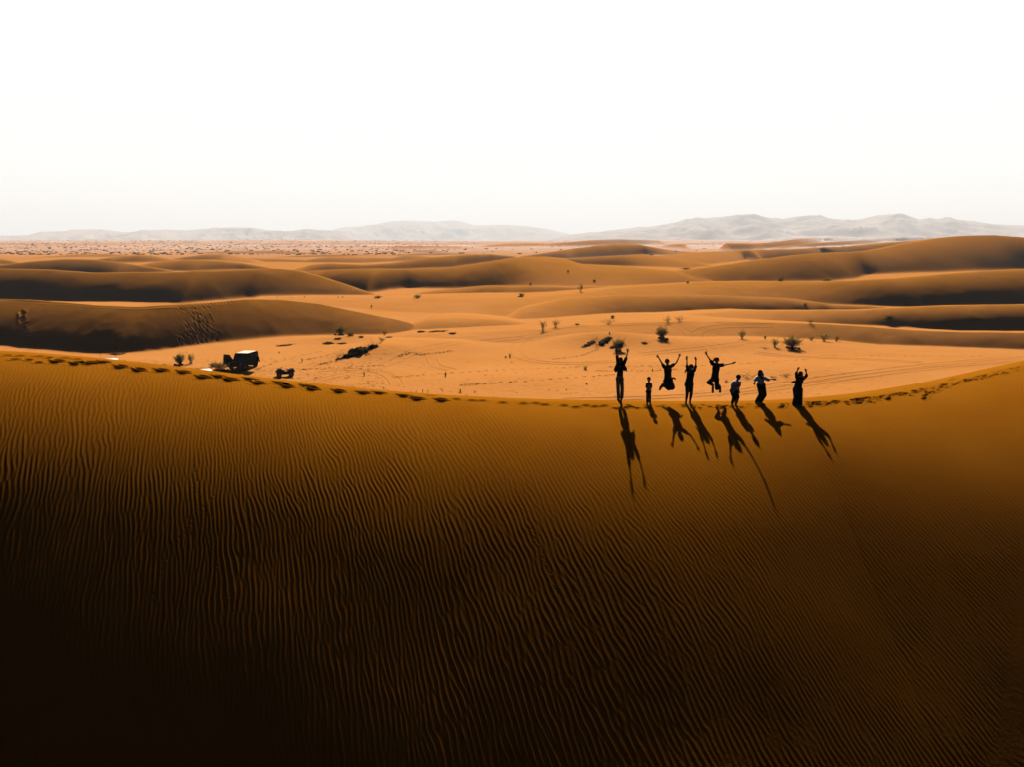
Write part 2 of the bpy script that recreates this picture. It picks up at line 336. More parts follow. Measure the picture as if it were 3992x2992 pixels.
# footprints along the near crest: (u, v, half length, half width, depth, turn)
PRINTS = []
def add_print(u, v, L_, W_, D_, turn=0.0):
    p = hit(u, v, near=True); PRINTS.append((p.x, p.y, L_, W_, D_, turn))
for u, v in [(228,1404),(306,1412),(357,1411),(410,1407),(475,1426),(546,1438),(634,1440),(720,1447),(795,1466),(858,1464),(902,1476),(980,1474),(1010,1490),(1095,1490),(1122,1504),(1200,1503),(1222,1514),(1324,1523),(1420,1529),(1480,1530),(1577,1541),(1629,1553),(1722,1558)]:
    add_print(u, v+1, .24, .13, .13, random.uniform(-.35, .0)); _l = PRINTS[-1]; PRINTS.append((_l[0]-.05, _l[1]-.34,   .22, .10, .04, random.uniform(-.2, .2)))
for u, v in [(25,1383),(75,1384),(55,1398),(110,1400),(155,1385),(190,1391),(148,1410),(250,1391),(300,1396),(1680,1541),(1780,1556),(1840,1561),(1880,1562),(1960,1570),(2040,1573),(2090,1572),(2125,1577),(2200,1580),(2245,1586),(2285,1580),(2320,1584),(2355,1582)]:
    add_print(u, v+2, .17, .11, .06, random.uniform(-.4, .4))
for i in range(46):                                              # trampled crest round the people
    u = random.uniform(2380, 3200); add_print(u, np.interp(u, [p[0] for p in near_c], [p[1] for p in near_c])+random.uniform(4, 19), random.uniform(.10, .18), random.uniform(.07, .11), random.uniform(.03, .06), random.uniform(-.8, .8))
for i in range(200):                                             # churned line running off to the right
    u = random.uniform(3150, 3992); add_print(u, np.interp(u, [p[0] for p in near_c], [p[1] for p in near_c])+abs(random.gauss(0, 9))+1, random.uniform(.08, .18), random.uniform(.06, .11), random.uniform(.015, .06), random.uniform(-.8, .8))
for i in range(14): add_print(3600+i*13+random.uniform(-6,6), 1556-i*9+random.uniform(-6,6), .15, .1, .06, .5)
def track(pts, step, L_, W_, D_):                                # small animal trails down the face
    P3 = [hit(u, v, near=True) for u, v in pts]
    side = 1
    for a_, b_ in zip(P3, P3[1:]):
        n = max(1, int((b_-a_).length/step))
        for i in range(n):
            p = a_.lerp(b_, i/n); PRINTS.append((p.x+side*.035, p.y, L_, W_, D_, 0.0)); side = -side
track([(815,1590),(800,1680),(765,1770),(752,1860),(780,1960),(805,2050),(825,2130),(850,2250),(900,2370),(950,2450),(975,2560)], .17, .045, .03, .011)
track([(1050,1730),(960,1800),(850,1920),(760,2010),(690,2120),(620,2250),(590,2350),(545,2500)], .17, .045, .03, .011)
track([(1885,1735),(1950,1850),(2010,1930),(2060,2030),(2110,2160),(2160,2280),(2190,2350)], .17, .04, .028, .011)

def near_detail(x, y, az, r):
    s = np.interp(x, NX, NYC)-y
    h, amp = ripples(x, y)
    a = .0040+.0030*sstep(-x, -6, 8)
    a = a*(.35+.65*sstep(s, .2, 3.2))*(1-.9*sstep(az, R(24), R(33))*(1-sstep(s, 2.5, 8)))
    a = a*np.where(s < 0, .35, 1.0)
    a = a*(1-.32*sstep(s, 6, 13))
    d = a*h
    d += .022*vnoise(x/2.3, y/2.3, 31)+.03*vnoise(x/8.5, y/5.5, 32)*sstep(s, 1, 6)
    return d

def stamp_prints(x, y, d, shape):
    xs = x.reshape(shape); ys = y.reshape(shape); ds = d.reshape(shape)
    azv = np.arctan2(xs[0], ys[0])
    rv = np.hypot(xs[:, 0], ys[:, 0])
    for (px, py, L_, W_, D_, tr) in PRINTS:
        a_ = math.atan2(px, py); r_ = math.hypot(px, py); m = 2.3*max(L_, W_)
        j0, j1 = np.searchsorted(azv, [a_-m/r_, a_+m/r_]); i0, i1 = np.searchsorted(rv, [r_-m, r_+m])
        if j1 <= j0 or i1 <= i0: continue
        X = xs[i0:i1, j0:j1]-px; Y = ys[i0:i1, j0:j1]-py
        c, s_ = math.cos(tr), math.sin(tr)
        q = ((X*c+Y*s_)/L_)**2+((-X*s_+Y*c)/W_)**2
        pit = -D_*np.exp(-q**1.5*1.2)
        rim = .38*D_*np.exp(-((np.sqrt(q)-1.35)/.34)**2)*(.7+.5*np.tanh(-2*(-X*s_+Y*c)/W_))
        ds[i0:i1, j0:j1] += pit+rim
    return ds.reshape(-1)

# ---------------------------------------------------------------- wheel ruts and walked trails over the open sand
RUTS = [  # lines on the photo, gauge between the two wheels
 ([(1428,1441),(1504,1422),(1580,1390),(1661,1357),(1743,1342),(1851,1330),(1960,1322),(2041,1315),(2130,1302)], 1.5),
 ([(2274,1268),(2177,1276),(2095,1298),(2030,1330),(2006,1357),(2011,1384),(2046,1401),(2122,1414),(2231,1418),(2394,1409)], 1.5),
 ([(3988,1393),(3809,1404),(3594,1425),(3415,1449),(3257,1468),(3122,1487),(3014,1506),(2889,1528),(2688,1547),(2417,1558),(2200,1561)], 1.2),
 ([(3988,1408),(3737,1424),(3486,1454),(3307,1477),(3200,1494),(3014,1522),(2850,1541)], .9),
 ([(2845,1400),(2829,1389),(2797,1356),(2743,1329),(2715,1307),(2737,1286),(2797,1274),(2878,1267),(3014,1268)], 1.6),
 ([(2500,1380),(2563,1374),(2725,1359),(2834,1347),(2906,1334),(2979,1330),(3087,1334)], 1.5),
 ([(2600,1262),(2624,1265),(2653,1280),(2689,1305),(2760,1335),(2800,1372)], 1.5),
 ([(1150,1500),(1200,1492),(1308,1468),(1417,1444),(1480,1448),(1530,1475),(1540,1500)], 1.4),
 ([(1250,1445),(1350,1440),(1440,1440)], 1.4), ([(1680,1402),(1690,1425),(1760,1440)], 1.3),
 ([(2950,1375),(3100,1392),(3300,1398),(3600,1412)], 1.4), ([(2400,1266),(2500,1262),(2600,1262)], 1.5)]
TRAILS = [[(1536,1471),(1743,1455),(2014,1439),(2285,1428)], [(1800,1504),(1873,1498),(2122,1482),(2400,1460)], [(3200,1385),(3400,1386),(3700,1387),(3988,1390)],
 [(1560,1388),(1600,1372),(1640,1384),(1700,1376),(1760,1367)], [(1200,1400),(1300,1380),(1420,1340)], [(1250,1420),(1330,1400),(1440,1380)], [(2330,1360),(2250,1390),(2150,1400)],
 [(2380,1430),(2600,1425),(2900,1420),(3150,1400)], [(2330,1445),(2500,1448),(2640,1440)], [(1000,1440),(1100,1400),(1250,1370)], [(1180,1440),(1300,1432),(1500,1425)], [(700,1335),(760,1300),(820,1230)], [(90,1380),(120,1330),(95,1280)], [(140,1380),(125,1330)]]
def walk(pts, step):
    P3 = [hit(u, v) for u, v in pts]; P3 = [np.array((p.x, p.y)) for p in P3]
    # round the corners
    q = P3
    for _ in range(3):
        q2 = [q[0]]
        for a_, b_ in zip(q, q[1:]): q2 += [a_*.75+b_*.25, a_*.25+b_*.75]
        q = q2+[q[-1]]
    out = []
    for a_, b_ in zip(q, q[1:]):
        d = b_-a_; n = max(1, int(np.hypot(*d)/step)); t = d/(np.hypot(*d)+1e-9)
        out += [(a_+d*i/n, t) for i in range(n)]
    return out
def stamp_ground(x, y, z, shape):
    xs = x.reshape(shape); ys = y.reshape(shape); zs = z.reshape(shape)
    azv = np.arctan2(xs[0], ys[0]); rv = np.hypot(xs[:, 0], ys[:, 0])
    def win(px, py, m):
        a_ = math.atan2(px, py); r_ = math.hypot(px, py)
        j0, j1 = np.searchsorted(azv, [a_-m/r_, a_+m/r_]); i0, i1 = np.searchsorted(rv, [r_-m, r_+m])
        return slice(i0, i1), slice(j0, j1)
    dist = np.full(shape, 9.0, np.float32)
    for pts, g in RUTS:
        for p, t in walk(pts, .14):
            for s_ in (-.5, .5):
                q = p+np.array((-t[1], t[0]))*g*s_
                I, J = win(q[0], q[1], .5)
                dist[I, J] = np.minimum(dist[I, J], np.hypot(xs[I, J]-q[0], ys[I, J]-q[1]))
    zs += -.055*np.exp(-(dist/.13)**2)+.03*np.exp(-((dist-.27)/.1)**2)
    g = random.Random(3)
    def pit(px, py, rad, dep):
        I, J = win(px, py, rad*2.4); d = np.hypot(xs[I, J]-px, ys[I, J]-py)/rad
        zs[I, J] += -dep*np.exp(-d**3*1.2)+.5*dep*np.exp(-((d-1.4)/.35)**2)
    for pts in TRAILS:
        k = 0
        for p, t in walk(pts, .62):
            k += 1; q = p+np.array((-t[1], t[0]))*(.14 if k % 2 else -.14)+np.array((g.gauss(0, .06), g.gauss(0, .06)))
            pit(q[0], q[1], g.uniform(.15, .22), g.uniform(.06, .11))
    for i in range(900):                                          # scuffed sand round the camp and the shrubs
        u = g.uniform(560, 1500); v = g.uniform(1395, 1520); p = hit_fast(u, v); pit(p[0], p[1], g.uniform(.1, .25), g.uniform(.02, .06))
    for i in range(700):
        u = g.uniform(1500, 3900); v = g.uniform(1380, 1545); p = hit_fast(u, v); pit(p[0], p[1], g.uniform(.1, .2), g.uniform(.015, .05))
    for i in range(330):                                          # the churned slide down the face of the left dune
        t = g.random(); c = 760+45*t+g.gauss(0, 12+34*t if t > .15 else 45); v = 1196+t*172; p = hit(c, v)
        pit(p.x, p.y, g.uniform(.14, .30), g.uniform(.008, .024))
    for i in range(60):
        t = g.random(); p = hit(84+16*t+g.gauss(0, 3+9*t), 1212+t*108); pit(p.x, p.y, g.uniform(.2, .4), g.uniform(.02, .05))
    for i in range(70):
        t = i/70; p = hit(10+1000*t*.9, np.interp(10+900*t, [0, 253, 362, 542, 687, 900], [1169, 1181, 1193, 1199, 1190, 1176])); pit(p.x, p.y, .3, .07)
    return zs.reshape(-1)
def hit_fast(u, v):
    a, t = ray(u, v); r_ = (CAMZ-.2)/-float(t); return r_*math.sin(a), r_*math.cos(a)

# ---------------------------------------------------------------- meshes of the sand
def grid_mesh(name, az, r, hfun, material, smooth_shade=True):
    A, RR = np.meshgrid(az, r)
    a = A.ravel(); rr = RR.ravel()
    x = rr*np.sin(a); y = rr*np.cos(a)
    z = hfun(x, y, a, rr, A.shape)
    n, m = A.shape
    me = bpy.data.meshes.new(name)
    co = np.stack([x, y, z], 1).astype(np.float32)
    idx = np.arange(n*m).reshape(n, m)
    q = np.stack([idx[:-1, :-1], idx[:-1, 1:], idx[1:, 1:], idx[1:, :-1]], -1)[:, :, ::-1].reshape(-1, 4)
    me.vertices.add(n*m); me.vertices.foreach_set('co', co.ravel())
    me.loops.add(q.size); me.loops.foreach_set('vertex_index', q.ravel().astype(np.int32))
    me.polygons.add(len(q)); me.polygons.foreach_set('loop_start', np.arange(0, q.size, 4, dtype=np.int32))
    me.update(calc_edges=True)
    me.polygons.foreach_set('use_smooth', np.ones(len(q), bool))
    me.materials.append(material)
    o = bpy.data.objects.new(name, me); COL.objects.link(o); o['kind'] = 'structure'
    return o

def az_list(dense_half, n, mid=None):
    d = np.linspace(-dense_half, dense_half, n)
    side = dense_half+(R(180)-dense_half)*np.linspace(0, 1, 90)[1:]**1.6
    return np.concatenate([-side[::-1], d, side])

def near_h(x, y, a, r, shape):
    z = near_base(a, r)
    d = near_detail(x, y, a, r)
    d = d*(1-sstep(np.abs(a), R(50), R(62)))
    d = stamp_prints(x, y, d, shape)
    return z+d
AZN = az_list(R(37.5), 1500)
rn = np.concatenate([np.linspace(.3, 14, 90)[:-1], np.linspace(14, 34, 820)[:-1], np.linspace(34, 44, 230)[:-1], np.linspace(44, 58, 40)])
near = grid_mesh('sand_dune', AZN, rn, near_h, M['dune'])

def ter_h(x, y, a, r, shape):
    z = terrain(a, r)
    z = z + 0.035*(1-sstep(r, 100, 160))*vnoise(x/.9, y/.8, 41)+.02*(1-sstep(r, 90, 130))*vnoise(x/.35, y/.35, 42)
    z = z + (.10*vnoise(x/4.1, y/3.3, 45)+.045*vnoise(x/1.7, y/1.6, 46))*sstep(r, 90, 130)*(1-sstep(r, 260, 420))+.30*vnoise(x/14, y/10, 47)*sstep(r, 150, 220)*(1-sstep(r, 600, 900))
    fade = sstep(np.abs(a), R(58), R(100))
    z = z*(1-fade)+fade*(-33+1.5*vnoise(x/60, y/60, 44))
    z = np.where(r < 40, z-(40-r)*.4, z)
    return stamp_ground(x, y, z, shape)
AZT = az_list(R(37.5), 1150)
rt = np.concatenate([np.geomspace(32, 62, 60)[:-1], np.geomspace(62, 132, 780)[:-1], np.geomspace(132, 200, 330)[:-1], np.geomspace(200, 700, 440)[:-1], np.geomspace(700, 12000, 260)])
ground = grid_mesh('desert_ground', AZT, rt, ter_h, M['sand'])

# ---------------------------------------------------------------- far mountains
def ridged(x, y, seed):
    o = 0; w_ = 1.0; f = 1.0
    for i in range(5):
        o = o+w_*(1-2*np.abs(vnoise(x*f, y*f, seed+i))*2); w_ *= .5; f *= 2.1
    return o/1.9
def ridge(name, sky_pts, dist, depth, seed, rough=1.0):
    te = poly(sky_pts, 5)[0]; az0 = R(-50); az1 = R(50)
    az = np.linspace(az0, az1, 1700); r = dist+depth*np.concatenate([np.linspace(-1, 0, 90)[:-1], np.linspace(0, 1.0, 16)])
    def hf(x, y, a, rr, shape):
        zc = CAMZ+np.interp(a, AZG, te)*dist
        t = np.clip((dist-rr)/depth, 0, 1); b = np.clip((rr-dist)/depth, 0, 1)
        nz = ridged(x/900+y/2600, y/1700, seed)-.35
        z = zc*(1-t)**1.1*(1-b**1.5)+rough*nz*zc*.62*np.sin(np.pi*np.clip(t, 0, 1))**.7
        return z-6
    return grid_mesh(name, az, r, hf, M['rock'])
ridge('hills', [(-600,930),(0,916),(110,914),(160,900),(280,897),(340,893),(400,892),(500,903),(560,895),(650,892),(720,895),(820,888),(900,884),(980,885),(1060,896),(1120,899),(1200,893),(1280,895),(1330,900),(1400,935),(2100,935),(2230,912),(2400,895),(2540,880),(2650,862),(2720,850),(2850,842),(2940,841),(3000,852),(3060,857),(3170,843),(3200,845),(3250,857),(3350,853),(3420,836),(3480,832),(3520,834),(3580,855),(3650,858),(3700,854),(3820,870),(3900,872),(4000,876),(4600,890)], 11000, 4300, 60)
ridge('far_hills', [(-600,960),(1150,935),(1250,905),(1340,883),(1400,880),(1480,870),(1520,862),(1600,857),(1700,862),(1760,857),(1800,862),(1850,876),(1990,874),(2060,880),(2130,890),(2200,905),(2300,930),(3000,940),(4600,950)], 15500, 4200, 70, .7)
# ---------------------------------------------------------------- object helpers
def tag(o, label=None, cat=None, group=None, kind=None):
    if label: o['label'] = label
    if cat: o['category'] = cat
    if group: o['group'] = group
    if kind: o['kind'] = kind
    return o
def empty(name, loc=(0, 0, 0), rz=0.0):
    o = bpy.data.objects.new(name, None); COL.objects.link(o); o.location = loc; o.rotation_euler = (0, 0, rz); o.empty_display_size = .2
    return o
def link(name, bm, material, parent=None, sm=True):
    me = bpy.data.meshes.new(name); bm.to_mesh(me); bm.free()
    for p in me.polygons: p.use_smooth = sm
    me.materials.append(material)
    o = bpy.data.objects.new(name, me); COL.objects.link(o)
    if parent: o.parent = parent
    return o
def frame(d, hint):
    d = d.normalized(); a = hint-d*hint.dot(d)
    if a.length < 1e-4: a = d.orthogonal()
    a.normalize(); return a, d.cross(a)
def capsule(bm, p0, p1, r0, r1, w0=1.0, w1=1.0, hint=Vector((1, 0, 0)), n=12):
    """tapered limb from p0 to p1, w = width factor along hint"""
    p0 = Vector(p0); p1 = Vector(p1); d = p1-p0; L_ = max(d.length, 1e-5); d = d/L_ if L_ > 1e-4 else Vector((0, 0, 1))
    a, b = frame(d, hint)
    st = []
    for k in range(5): t = math.pi/2*k/4; st.append((-r0*math.cos(t), r0*math.sin(t), w0))
    for k in range(1, 4): t = k/4; st.append((L_*t, r0+(r1-r0)*t, w0+(w1-w0)*t))
    for k in range(5): t = math.pi/2*k/4; st.append((L_+r1*math.sin(t), r1*math.cos(t), w1))
    rings = []
    for z, r, w_ in st:
        r = max(r, 1e-4)
        rings.append([bm.verts.new(p0+d*z+a*math.cos(q)*r*w_+b*math.sin(q)*r) for q in [2*math.pi*i/n for i in range(n)]])
    for A, B in zip(rings, rings[1:]):
        for i in range(n): bm.faces.new((A[i], A[(i+1) % n], B[(i+1) % n], B[i]))
    bm.faces.new(rings[0][::-1]); bm.faces.new(rings[-1])
def ellip(bm, c, r, rot=None, n=16):
    m = Matrix.Translation(Vector(c)) @ (rot.to_4x4() if rot else Matrix()) @ Matrix.Diagonal((r[0], r[1], r[2], 1))
    bmesh.ops.create_uvsphere(bm, u_segments=n, v_segments=max(8, n//2), radius=1, matrix=m)
def box(bm, c, s, rot=None, bevel=0.0):
    m = Matrix.Translation(Vector(c)) @ (rot.to_4x4() if rot else Matrix()) @ Matrix.Diagonal((s[0], s[1], s[2], 1))
    g = bmesh.ops.create_cube(bm, size=1, matrix=m)
    if bevel:
        es = list({e for v in g['verts'] for e in v.link_edges})
        bmesh.ops.bevel(bm, geom=es, offset=bevel, segments=2, affect='EDGES', profile=.6)
def merged(name, bm, material, parent, voxel):
    """fuse the overlapping limbs of bm into one continuous skin"""
    o = link(name, bm, material, parent)
    m = o.modifiers.new('fuse', 'REMESH'); m.mode = 'VOXEL'; m.voxel_size = voxel; m.use_smooth_shade = True
    s_ = o.modifiers.new('soft', 'SMOOTH'); s_.iterations = 2; s_.factor = .5
    dg = bpy.context.evaluated_depsgraph_get(); ev = o.evaluated_get(dg)
    me = bpy.data.meshes.new_from_object(ev); o.modifiers.clear(); o.data = me; me.name = name
    if not me.materials: me.materials.append(material)
    return o

M['skin'] = mat('skin', (0.20, 0.095, 0.055), rough=.6, spec=.2)
M['hair'] = mat('dark_hair', (0.008, 0.006, 0.005), rough=1.0, spec=0)
M['black'] = mat('black_cloth', (0.010, 0.010, 0.012), rough=.95)
M['navy'] = mat('navy_cloth', (0.010, 0.016, 0.045), rough=.95)
M['white'] = mat('white_cloth', (0.90, 0.88, 0.90), rough=.9, bump=(25, .01))
M['beige'] = mat('beige_cloth', (0.50, 0.28, 0.17), rough=.9, bump=(22, .012))
M['stripe'] = mat('striped_knit', (0.030, 0.020, 0.018), rough=.95)
M['pink'] = mat('pink_print', (0.65, 0.10, 0.10), rough=.9)
M['shoe'] = mat('dark_shoe', (0.012, 0.010, 0.010), rough=.7, spec=.2)
M['tan'] = mat('tan_band', (0.30, 0.20, 0.12), rough=.9)

def V3(D, ox, u, v, dy=0.0):                # a pixel of the photo at the depth of the figure's plane (D metres ahead) plus dy
    a = (u-CX)/F_PX; b = (CY-v)/F_PX
    dy_ = math.cos(PITCH)+b*math.sin(PITCH); t = (D+dy)/dy_
    return Vector((a*t, D+dy, CAMZ+t*(-math.sin(PITCH)+b*math.cos(PITCH))))

X1 = Vector((1, 0, 0)); Y1 = Vector((0, 1, 0)); Z1 = Vector((0, 0, 1))
def hand(bm, wrist, tip, spread, curl=0.0, s=1.0, thumb=1):
    """palm and five fingers between wrist and tip; spread fans the fingers across the picture plane"""
    d = tip-wrist; L_ = d.length; d.normalize()
    side = Vector((-d.z, 0, d.x))                     # across the palm, in the picture plane
    pe = wrist+d*L_*.48
    capsule(bm, wrist, pe, .024*s, .022*s, 1.1, 1.75, side)
    for k, (o_, ln) in enumerate(((-1.5, .44), (-.5, .54), (.5, .57), (1.5, .50))):
        o_ *= thumb
        b0 = pe+side*o_*.019*s
        dd = (d+side*o_*spread*.34).normalized()
        m_ = b0+dd*L_*ln*.55; e_ = m_+(dd-Y1*curl*.6).normalized()*L_*ln*.5
        capsule(bm, b0, m_, .0095*s, .0088*s, n=8); capsule(bm, m_, e_, .0088*s, .007*s, n=8)
    t0 = wrist+d*L_*.18+side*thumb*.022*s
    dt = (d*.75+side*thumb*(.7+.5*spread)).normalized()
    capsule(bm, t0, t0+dt*L_*.26, .0115*s, .010*s, n=8); capsule(bm, t0+dt*L_*.26, t0+dt*L_*.26+(dt+d*.7).normalized()*L_*.2, .010*s, .008*s, n=8)

def head_shape(bm, c, s, up, fwd=-Y1):
    """skull, jaw, nose, ears, brow; c = middle of the head"""
    up = up.normalized(); f = (fwd-up*fwd.dot(up)).normalized(); x = f.cross(up).normalized()
    rot = Matrix((x, -f, up)).transposed()
    ellip(bm, c+up*.022*s, (.076*s, .094*s, .098*s), rot)
    ellip(bm, c-up*.052*s+f*.022*s, (.056*s, .064*s, .066*s), rot)
    capsule(bm, c+f*.086*s+up*.012*s, c+f*.108*s-up*.022*s, .010*s, .014*s, n=8)
    capsule(bm, c+f*.082*s+up*.032*s-x*.035*s, c+f*.082*s+up*.032*s+x*.035*s, .012*s, .012*s, n=8)
    capsule(bm, c+f*.080*s-up*.050*s-x*.018*s, c+f*.080*s-up*.050*s+x*.018*s, .010*s, .010*s, n=8)
    for q in (-1, 1): ellip(bm, c+x*q*.077*s-up*.008*s, (.010*s, .022*s, .032*s), rot, 8)
    return rot, x, f, up
def eyes(parent, c, s, rot, x, f, up):
    for q in (-1, 1):
        bm = bmesh.new(); ellip(bm, c+x*q*.030*s+f*.083*s+up*.012*s, (.013*s, .010*s, .009*s), rot, 8)
        link('eye', bm, M['hair'], parent)

def person(D, j, label, spec):
    """j: joints as (u, v[, dy]) on the photo; the figure is built round its own feet"""
    P_ = {k: V3(D, 0, *v) for k, v in j.items()}
    base = Vector((P_['pelvis'].x, D, min(P_[k].z for k in ('footL', 'footR'))))
    root = empty('person', base); tag(root, label, 'person', 'people jumping and posing along the dune crest')
    q = {k: v-base for k, v in P_.items()}
    s = spec.get('s', 1.0); lw = spec.get('limb', 1.0)
    sh = (q['shL']+q['shR'])/2
    wd = (q['shR']-q['shL']); across = wd.normalized() if wd.length > .05 else X1
    up = (q['head']-q['neck']).normalized()
    # --- body, one skin
    bm = bmesh.new()
    rot, hx, hf, hu = head_shape(bm, q['head'], s, up, spec.get('look', Vector((0, -1, -.15))))
    capsule(bm, q['head']-hu*.05*s, sh, .052*s, .06*s)
    chest = sh.lerp(q['pelvis'], .22)
    capsule(bm, chest, sh.lerp(q['pelvis'], .6), .098*s, .09*s, 1.35, 1.2, across); capsule(bm, sh.lerp(q['pelvis'], .6), q['pelvis'], .09*s, .10*s, 1.2, 1.45, across)
    capsule(bm, q['shL'], q['shR'], .052*s, .052*s)
    for a in 'LR':
        S, E, W_, H = q['sh'+a], q['el'+a], q['wr'+a], q['ha'+a]
        capsule(bm, S, E, .046*s*lw, .036*s*lw); capsule(bm, E, W_, .036*s*lw, .024*s*lw)
        hd = spec.get('hand'+a, (.3, .2)); hand(bm, W_, H, hd[0], hd[1], s, thumb=(1 if a == 'L' else -1)*spec.get('thumb', 1))
        hp = q['hip'+a]; K, A, F_ = q['kn'+a], q['an'+a], q['foot'+a]
        capsule(bm, hp, K, .082*s*lw, .054*s*lw); capsule(bm, K, A, .052*s*lw, .034*s*lw)
        capsule(bm, A, F_, .036*s, .03*s)
    merged('body', bm, M['skin'], root, .0085*max(s, .8))
    eyes(root, q['head'], s, rot, hx, hf, hu)
    # --- shirt
    bm = bmesh.new(); sp = spec['shirt']; g_ = sp.get('ease', .016)
    hem = q['pelvis'].lerp(sh, -sp.get('hem', .1))
    m1 = sh.lerp(q['pelvis'], .55)
    cw = sp.get('w', 1.0)
    capsule(bm, chest, m1, (.102+g_)*s*cw, (.094+g_)*s*cw, 1.36, 1.28, across); capsule(bm, m1, hem, (.094+g_)*s*cw, (.098+g_)*s*cw*sp.get('hemw', 1), 1.28, 1.42, across)
    capsule(bm, q['shL'], q['shR'], (.054+g_)*s, (.054+g_)*s); capsule(bm, sh, sh.lerp(q['head'], .28), (.06+g_*.6)*s, (.05+g_*.6)*s)
    for a in 'LR':
        S, E, W_ = q['sh'+a], q['el'+a], q['wr'+a]; sl = sp.get('sleeve', .5); loose = sp.get('loose', 1.15)
        if sl <= 1: capsule(bm, S, S.lerp(E, sl), (.048+g_)*s*loose, (.046+g_)*s*loose)
        else:
            capsule(bm, S, E, (.048+g_)*s*loose, (.038+g_)*s*loose); capsule(bm, E, E.lerp(W_, sl-1), (.038+g_)*s*loose, (.032+g_)*s*loose)
    for a_, b_, r0, r1 in sp.get('extra', []): capsule(bm, V3(D, 0, *a_)-base, V3(D, 0, *b_)-base, r0, r1, 1, 1)
    shirt = merged('shirt', bm, sp['mat'], root, .011)
    # --- trousers
    bm = bmesh.new(); tp = spec['trousers']; e_ = tp.get('ease', .014); kw = tp.get('knee', 1.0); aw = tp.get('ankle', 1.0)
    capsule(bm, q['hipL'], q['hipR'], (.092+e_)*s*tp.get('hip', 1), (.092+e_)*s*tp.get('hip', 1)); capsule(bm, q['pelvis'], q['pelvis'].lerp(sh, .12), (.098+e_)*s, (.09+e_)*s, 1.4, 1.3, across)
    for a in 'LR':
        hp, K, A = q['hip'+a], q['kn'+a], q['an'+a]; A2 = K.lerp(A, tp.get('len', .95))
        capsule(bm, hp, K, (.086+e_)*s*lw*tp.get('hip', 1), (.056+e_)*s*lw*kw); capsule(bm, K, A2, (.055+e_)*s*lw*kw, (.036+e_)*s*lw*aw)
    for a_, b_, r0, r1 in tp.get('extra', []): capsule(bm, V3(D, 0, *a_)-base, V3(D, 0, *b_)-base, r0, r1, 1, 1)
    merged('trousers', bm, tp['mat'], root, .011)
    # --- shoes
    for a in 'LR':
        bm = bmesh.new(); A, F_ = q['an'+a], q['foot'+a]; d = (F_-A).normalized()
        flat = spec.get('flat', True)
        toe = Vector((0, -1, -.05)) if flat and spec.get('toes') is None else spec['toes'+a] if 'toes'+a in spec else Vector((0, -1, -.1))
        toe = toe.normalized(); heel = F_-toe*.03*s
        capsule(bm, heel+Z1*.012, F_+toe*.17*s, .048*s, .040*s, 1.1, 1.25, toe.cross(Z1) if abs(toe.z) < .9 else X1); capsule(bm, F_+(A-F_)*.25, A.lerp(F_, .15), .044*s, .042*s)
        merged('shoe', bm, M['shoe'], root, .010)
    # --- hair or headwear
    c = q['head']; hr = spec.get('hair', 'short'); bm = bmesh.new()
    def cap_half(rx, ry, rz, off, lim):
        ellip(bm, c+hu*off[2]+hf*off[1], (rx, ry, rz), rot, 20)
        bmesh.ops.bisect_plane(bm, geom=bm.verts[:]+bm.edges[:]+bm.faces[:], plane_co=c+hu*lim+hf*.01, plane_no=(hu*1.0-hf*.45).normalized(), clear_inner=True)
    if hr == 'scarf':
        ellip(bm, c+hu*.012*s-hf*.012*s, (.098*s, .108*s, .122*s), rot, 20)
        for k in range(9):
            t = k/8*math.pi; capsule(bm, c+hx*math.cos(t)*.07*s-hf*math.sin(t)*.05*s-hu*.04, sh+hx*math.cos(t)*.14*s-hf*math.sin(t)*.07*s, .035*s, .045*s)
        merged('headscarf', bm, M['black'], root, .012)
    elif hr == 'long':
        cap_half(.086*s, .104*s, .108*s, (0, -.008*s, .026*s), -.004)
        b2 = bmesh.new()
        for k in range(13):
            t = (k/12)*math.pi; o_ = hx*math.cos(t)*.088*s-hf*math.sin(t)*.08*s
            capsule(b2, c+hu*.04*s+o_*.9, c-hu*.10*s+o_*1.15, .030*s, .036*s); capsule(b2, c-hu*.10*s+o_*1.15, sh.lerp(c, .28)+o_*1.3, .036*s, .020*s)
        ellip(b2, c+hu*.034*s-hf*.010*s, (.094*s, .106*s, .110*s), rot, 20)
        # leave the face clear
        h = merged('hair', b2, M['hair'], root, .010); bm.free()
    else:
        cap_half(.085*s, .103*s, .107*s, (0, -.006*s, .026*s), .012 if hr != 'boy' else .022)
        o = link('hair', bm, M['hair'], root); so = o.modifiers.new('t', 'SOLIDIFY'); so.thickness = .012
    for nm, m_, segs in spec.get('add', []):
        b3 = bmesh.new()
        for a_, b_, r0, r1 in segs: capsule(b3, V3(D, 0, *a_)-base, V3(D, 0, *b_)-base, r0, r1, n=8)
        merged(nm, b3, m_, root, .007)
    if spec.get('brim'):
        b3 = bmesh.new(); ellip(b3, c+hu*.052*s+hf*.01*s, (.098*s, .112*s, .022*s), rot, 20); ellip(b3, c+hu*.046*s+hf*.12*s, (.075*s, .075*s, .007*s), rot, 20)
        ellip(b3, c+hu*.075*s, (.094*s, .108*s, .075*s), rot, 20)
        merged('cap', b3, spec['brim'], root, .008)
    if spec.get('glasses'):
        b3 = bmesh.new()
        for k in (-1, 1): ellip(b3, c+hf*.098*s+hx*k*.034*s+hu*.012*s, (.030*s, .010*s, .022*s), rot, 10)
        capsule(b3, c+hf*.094*s-hx*.07*s+hu*.018*s, c+hf*.094*s+hx*.07*s+hu*.018*s, .006, .006, n=6)
        link('sunglasses', b3, M['glossblack'], root)
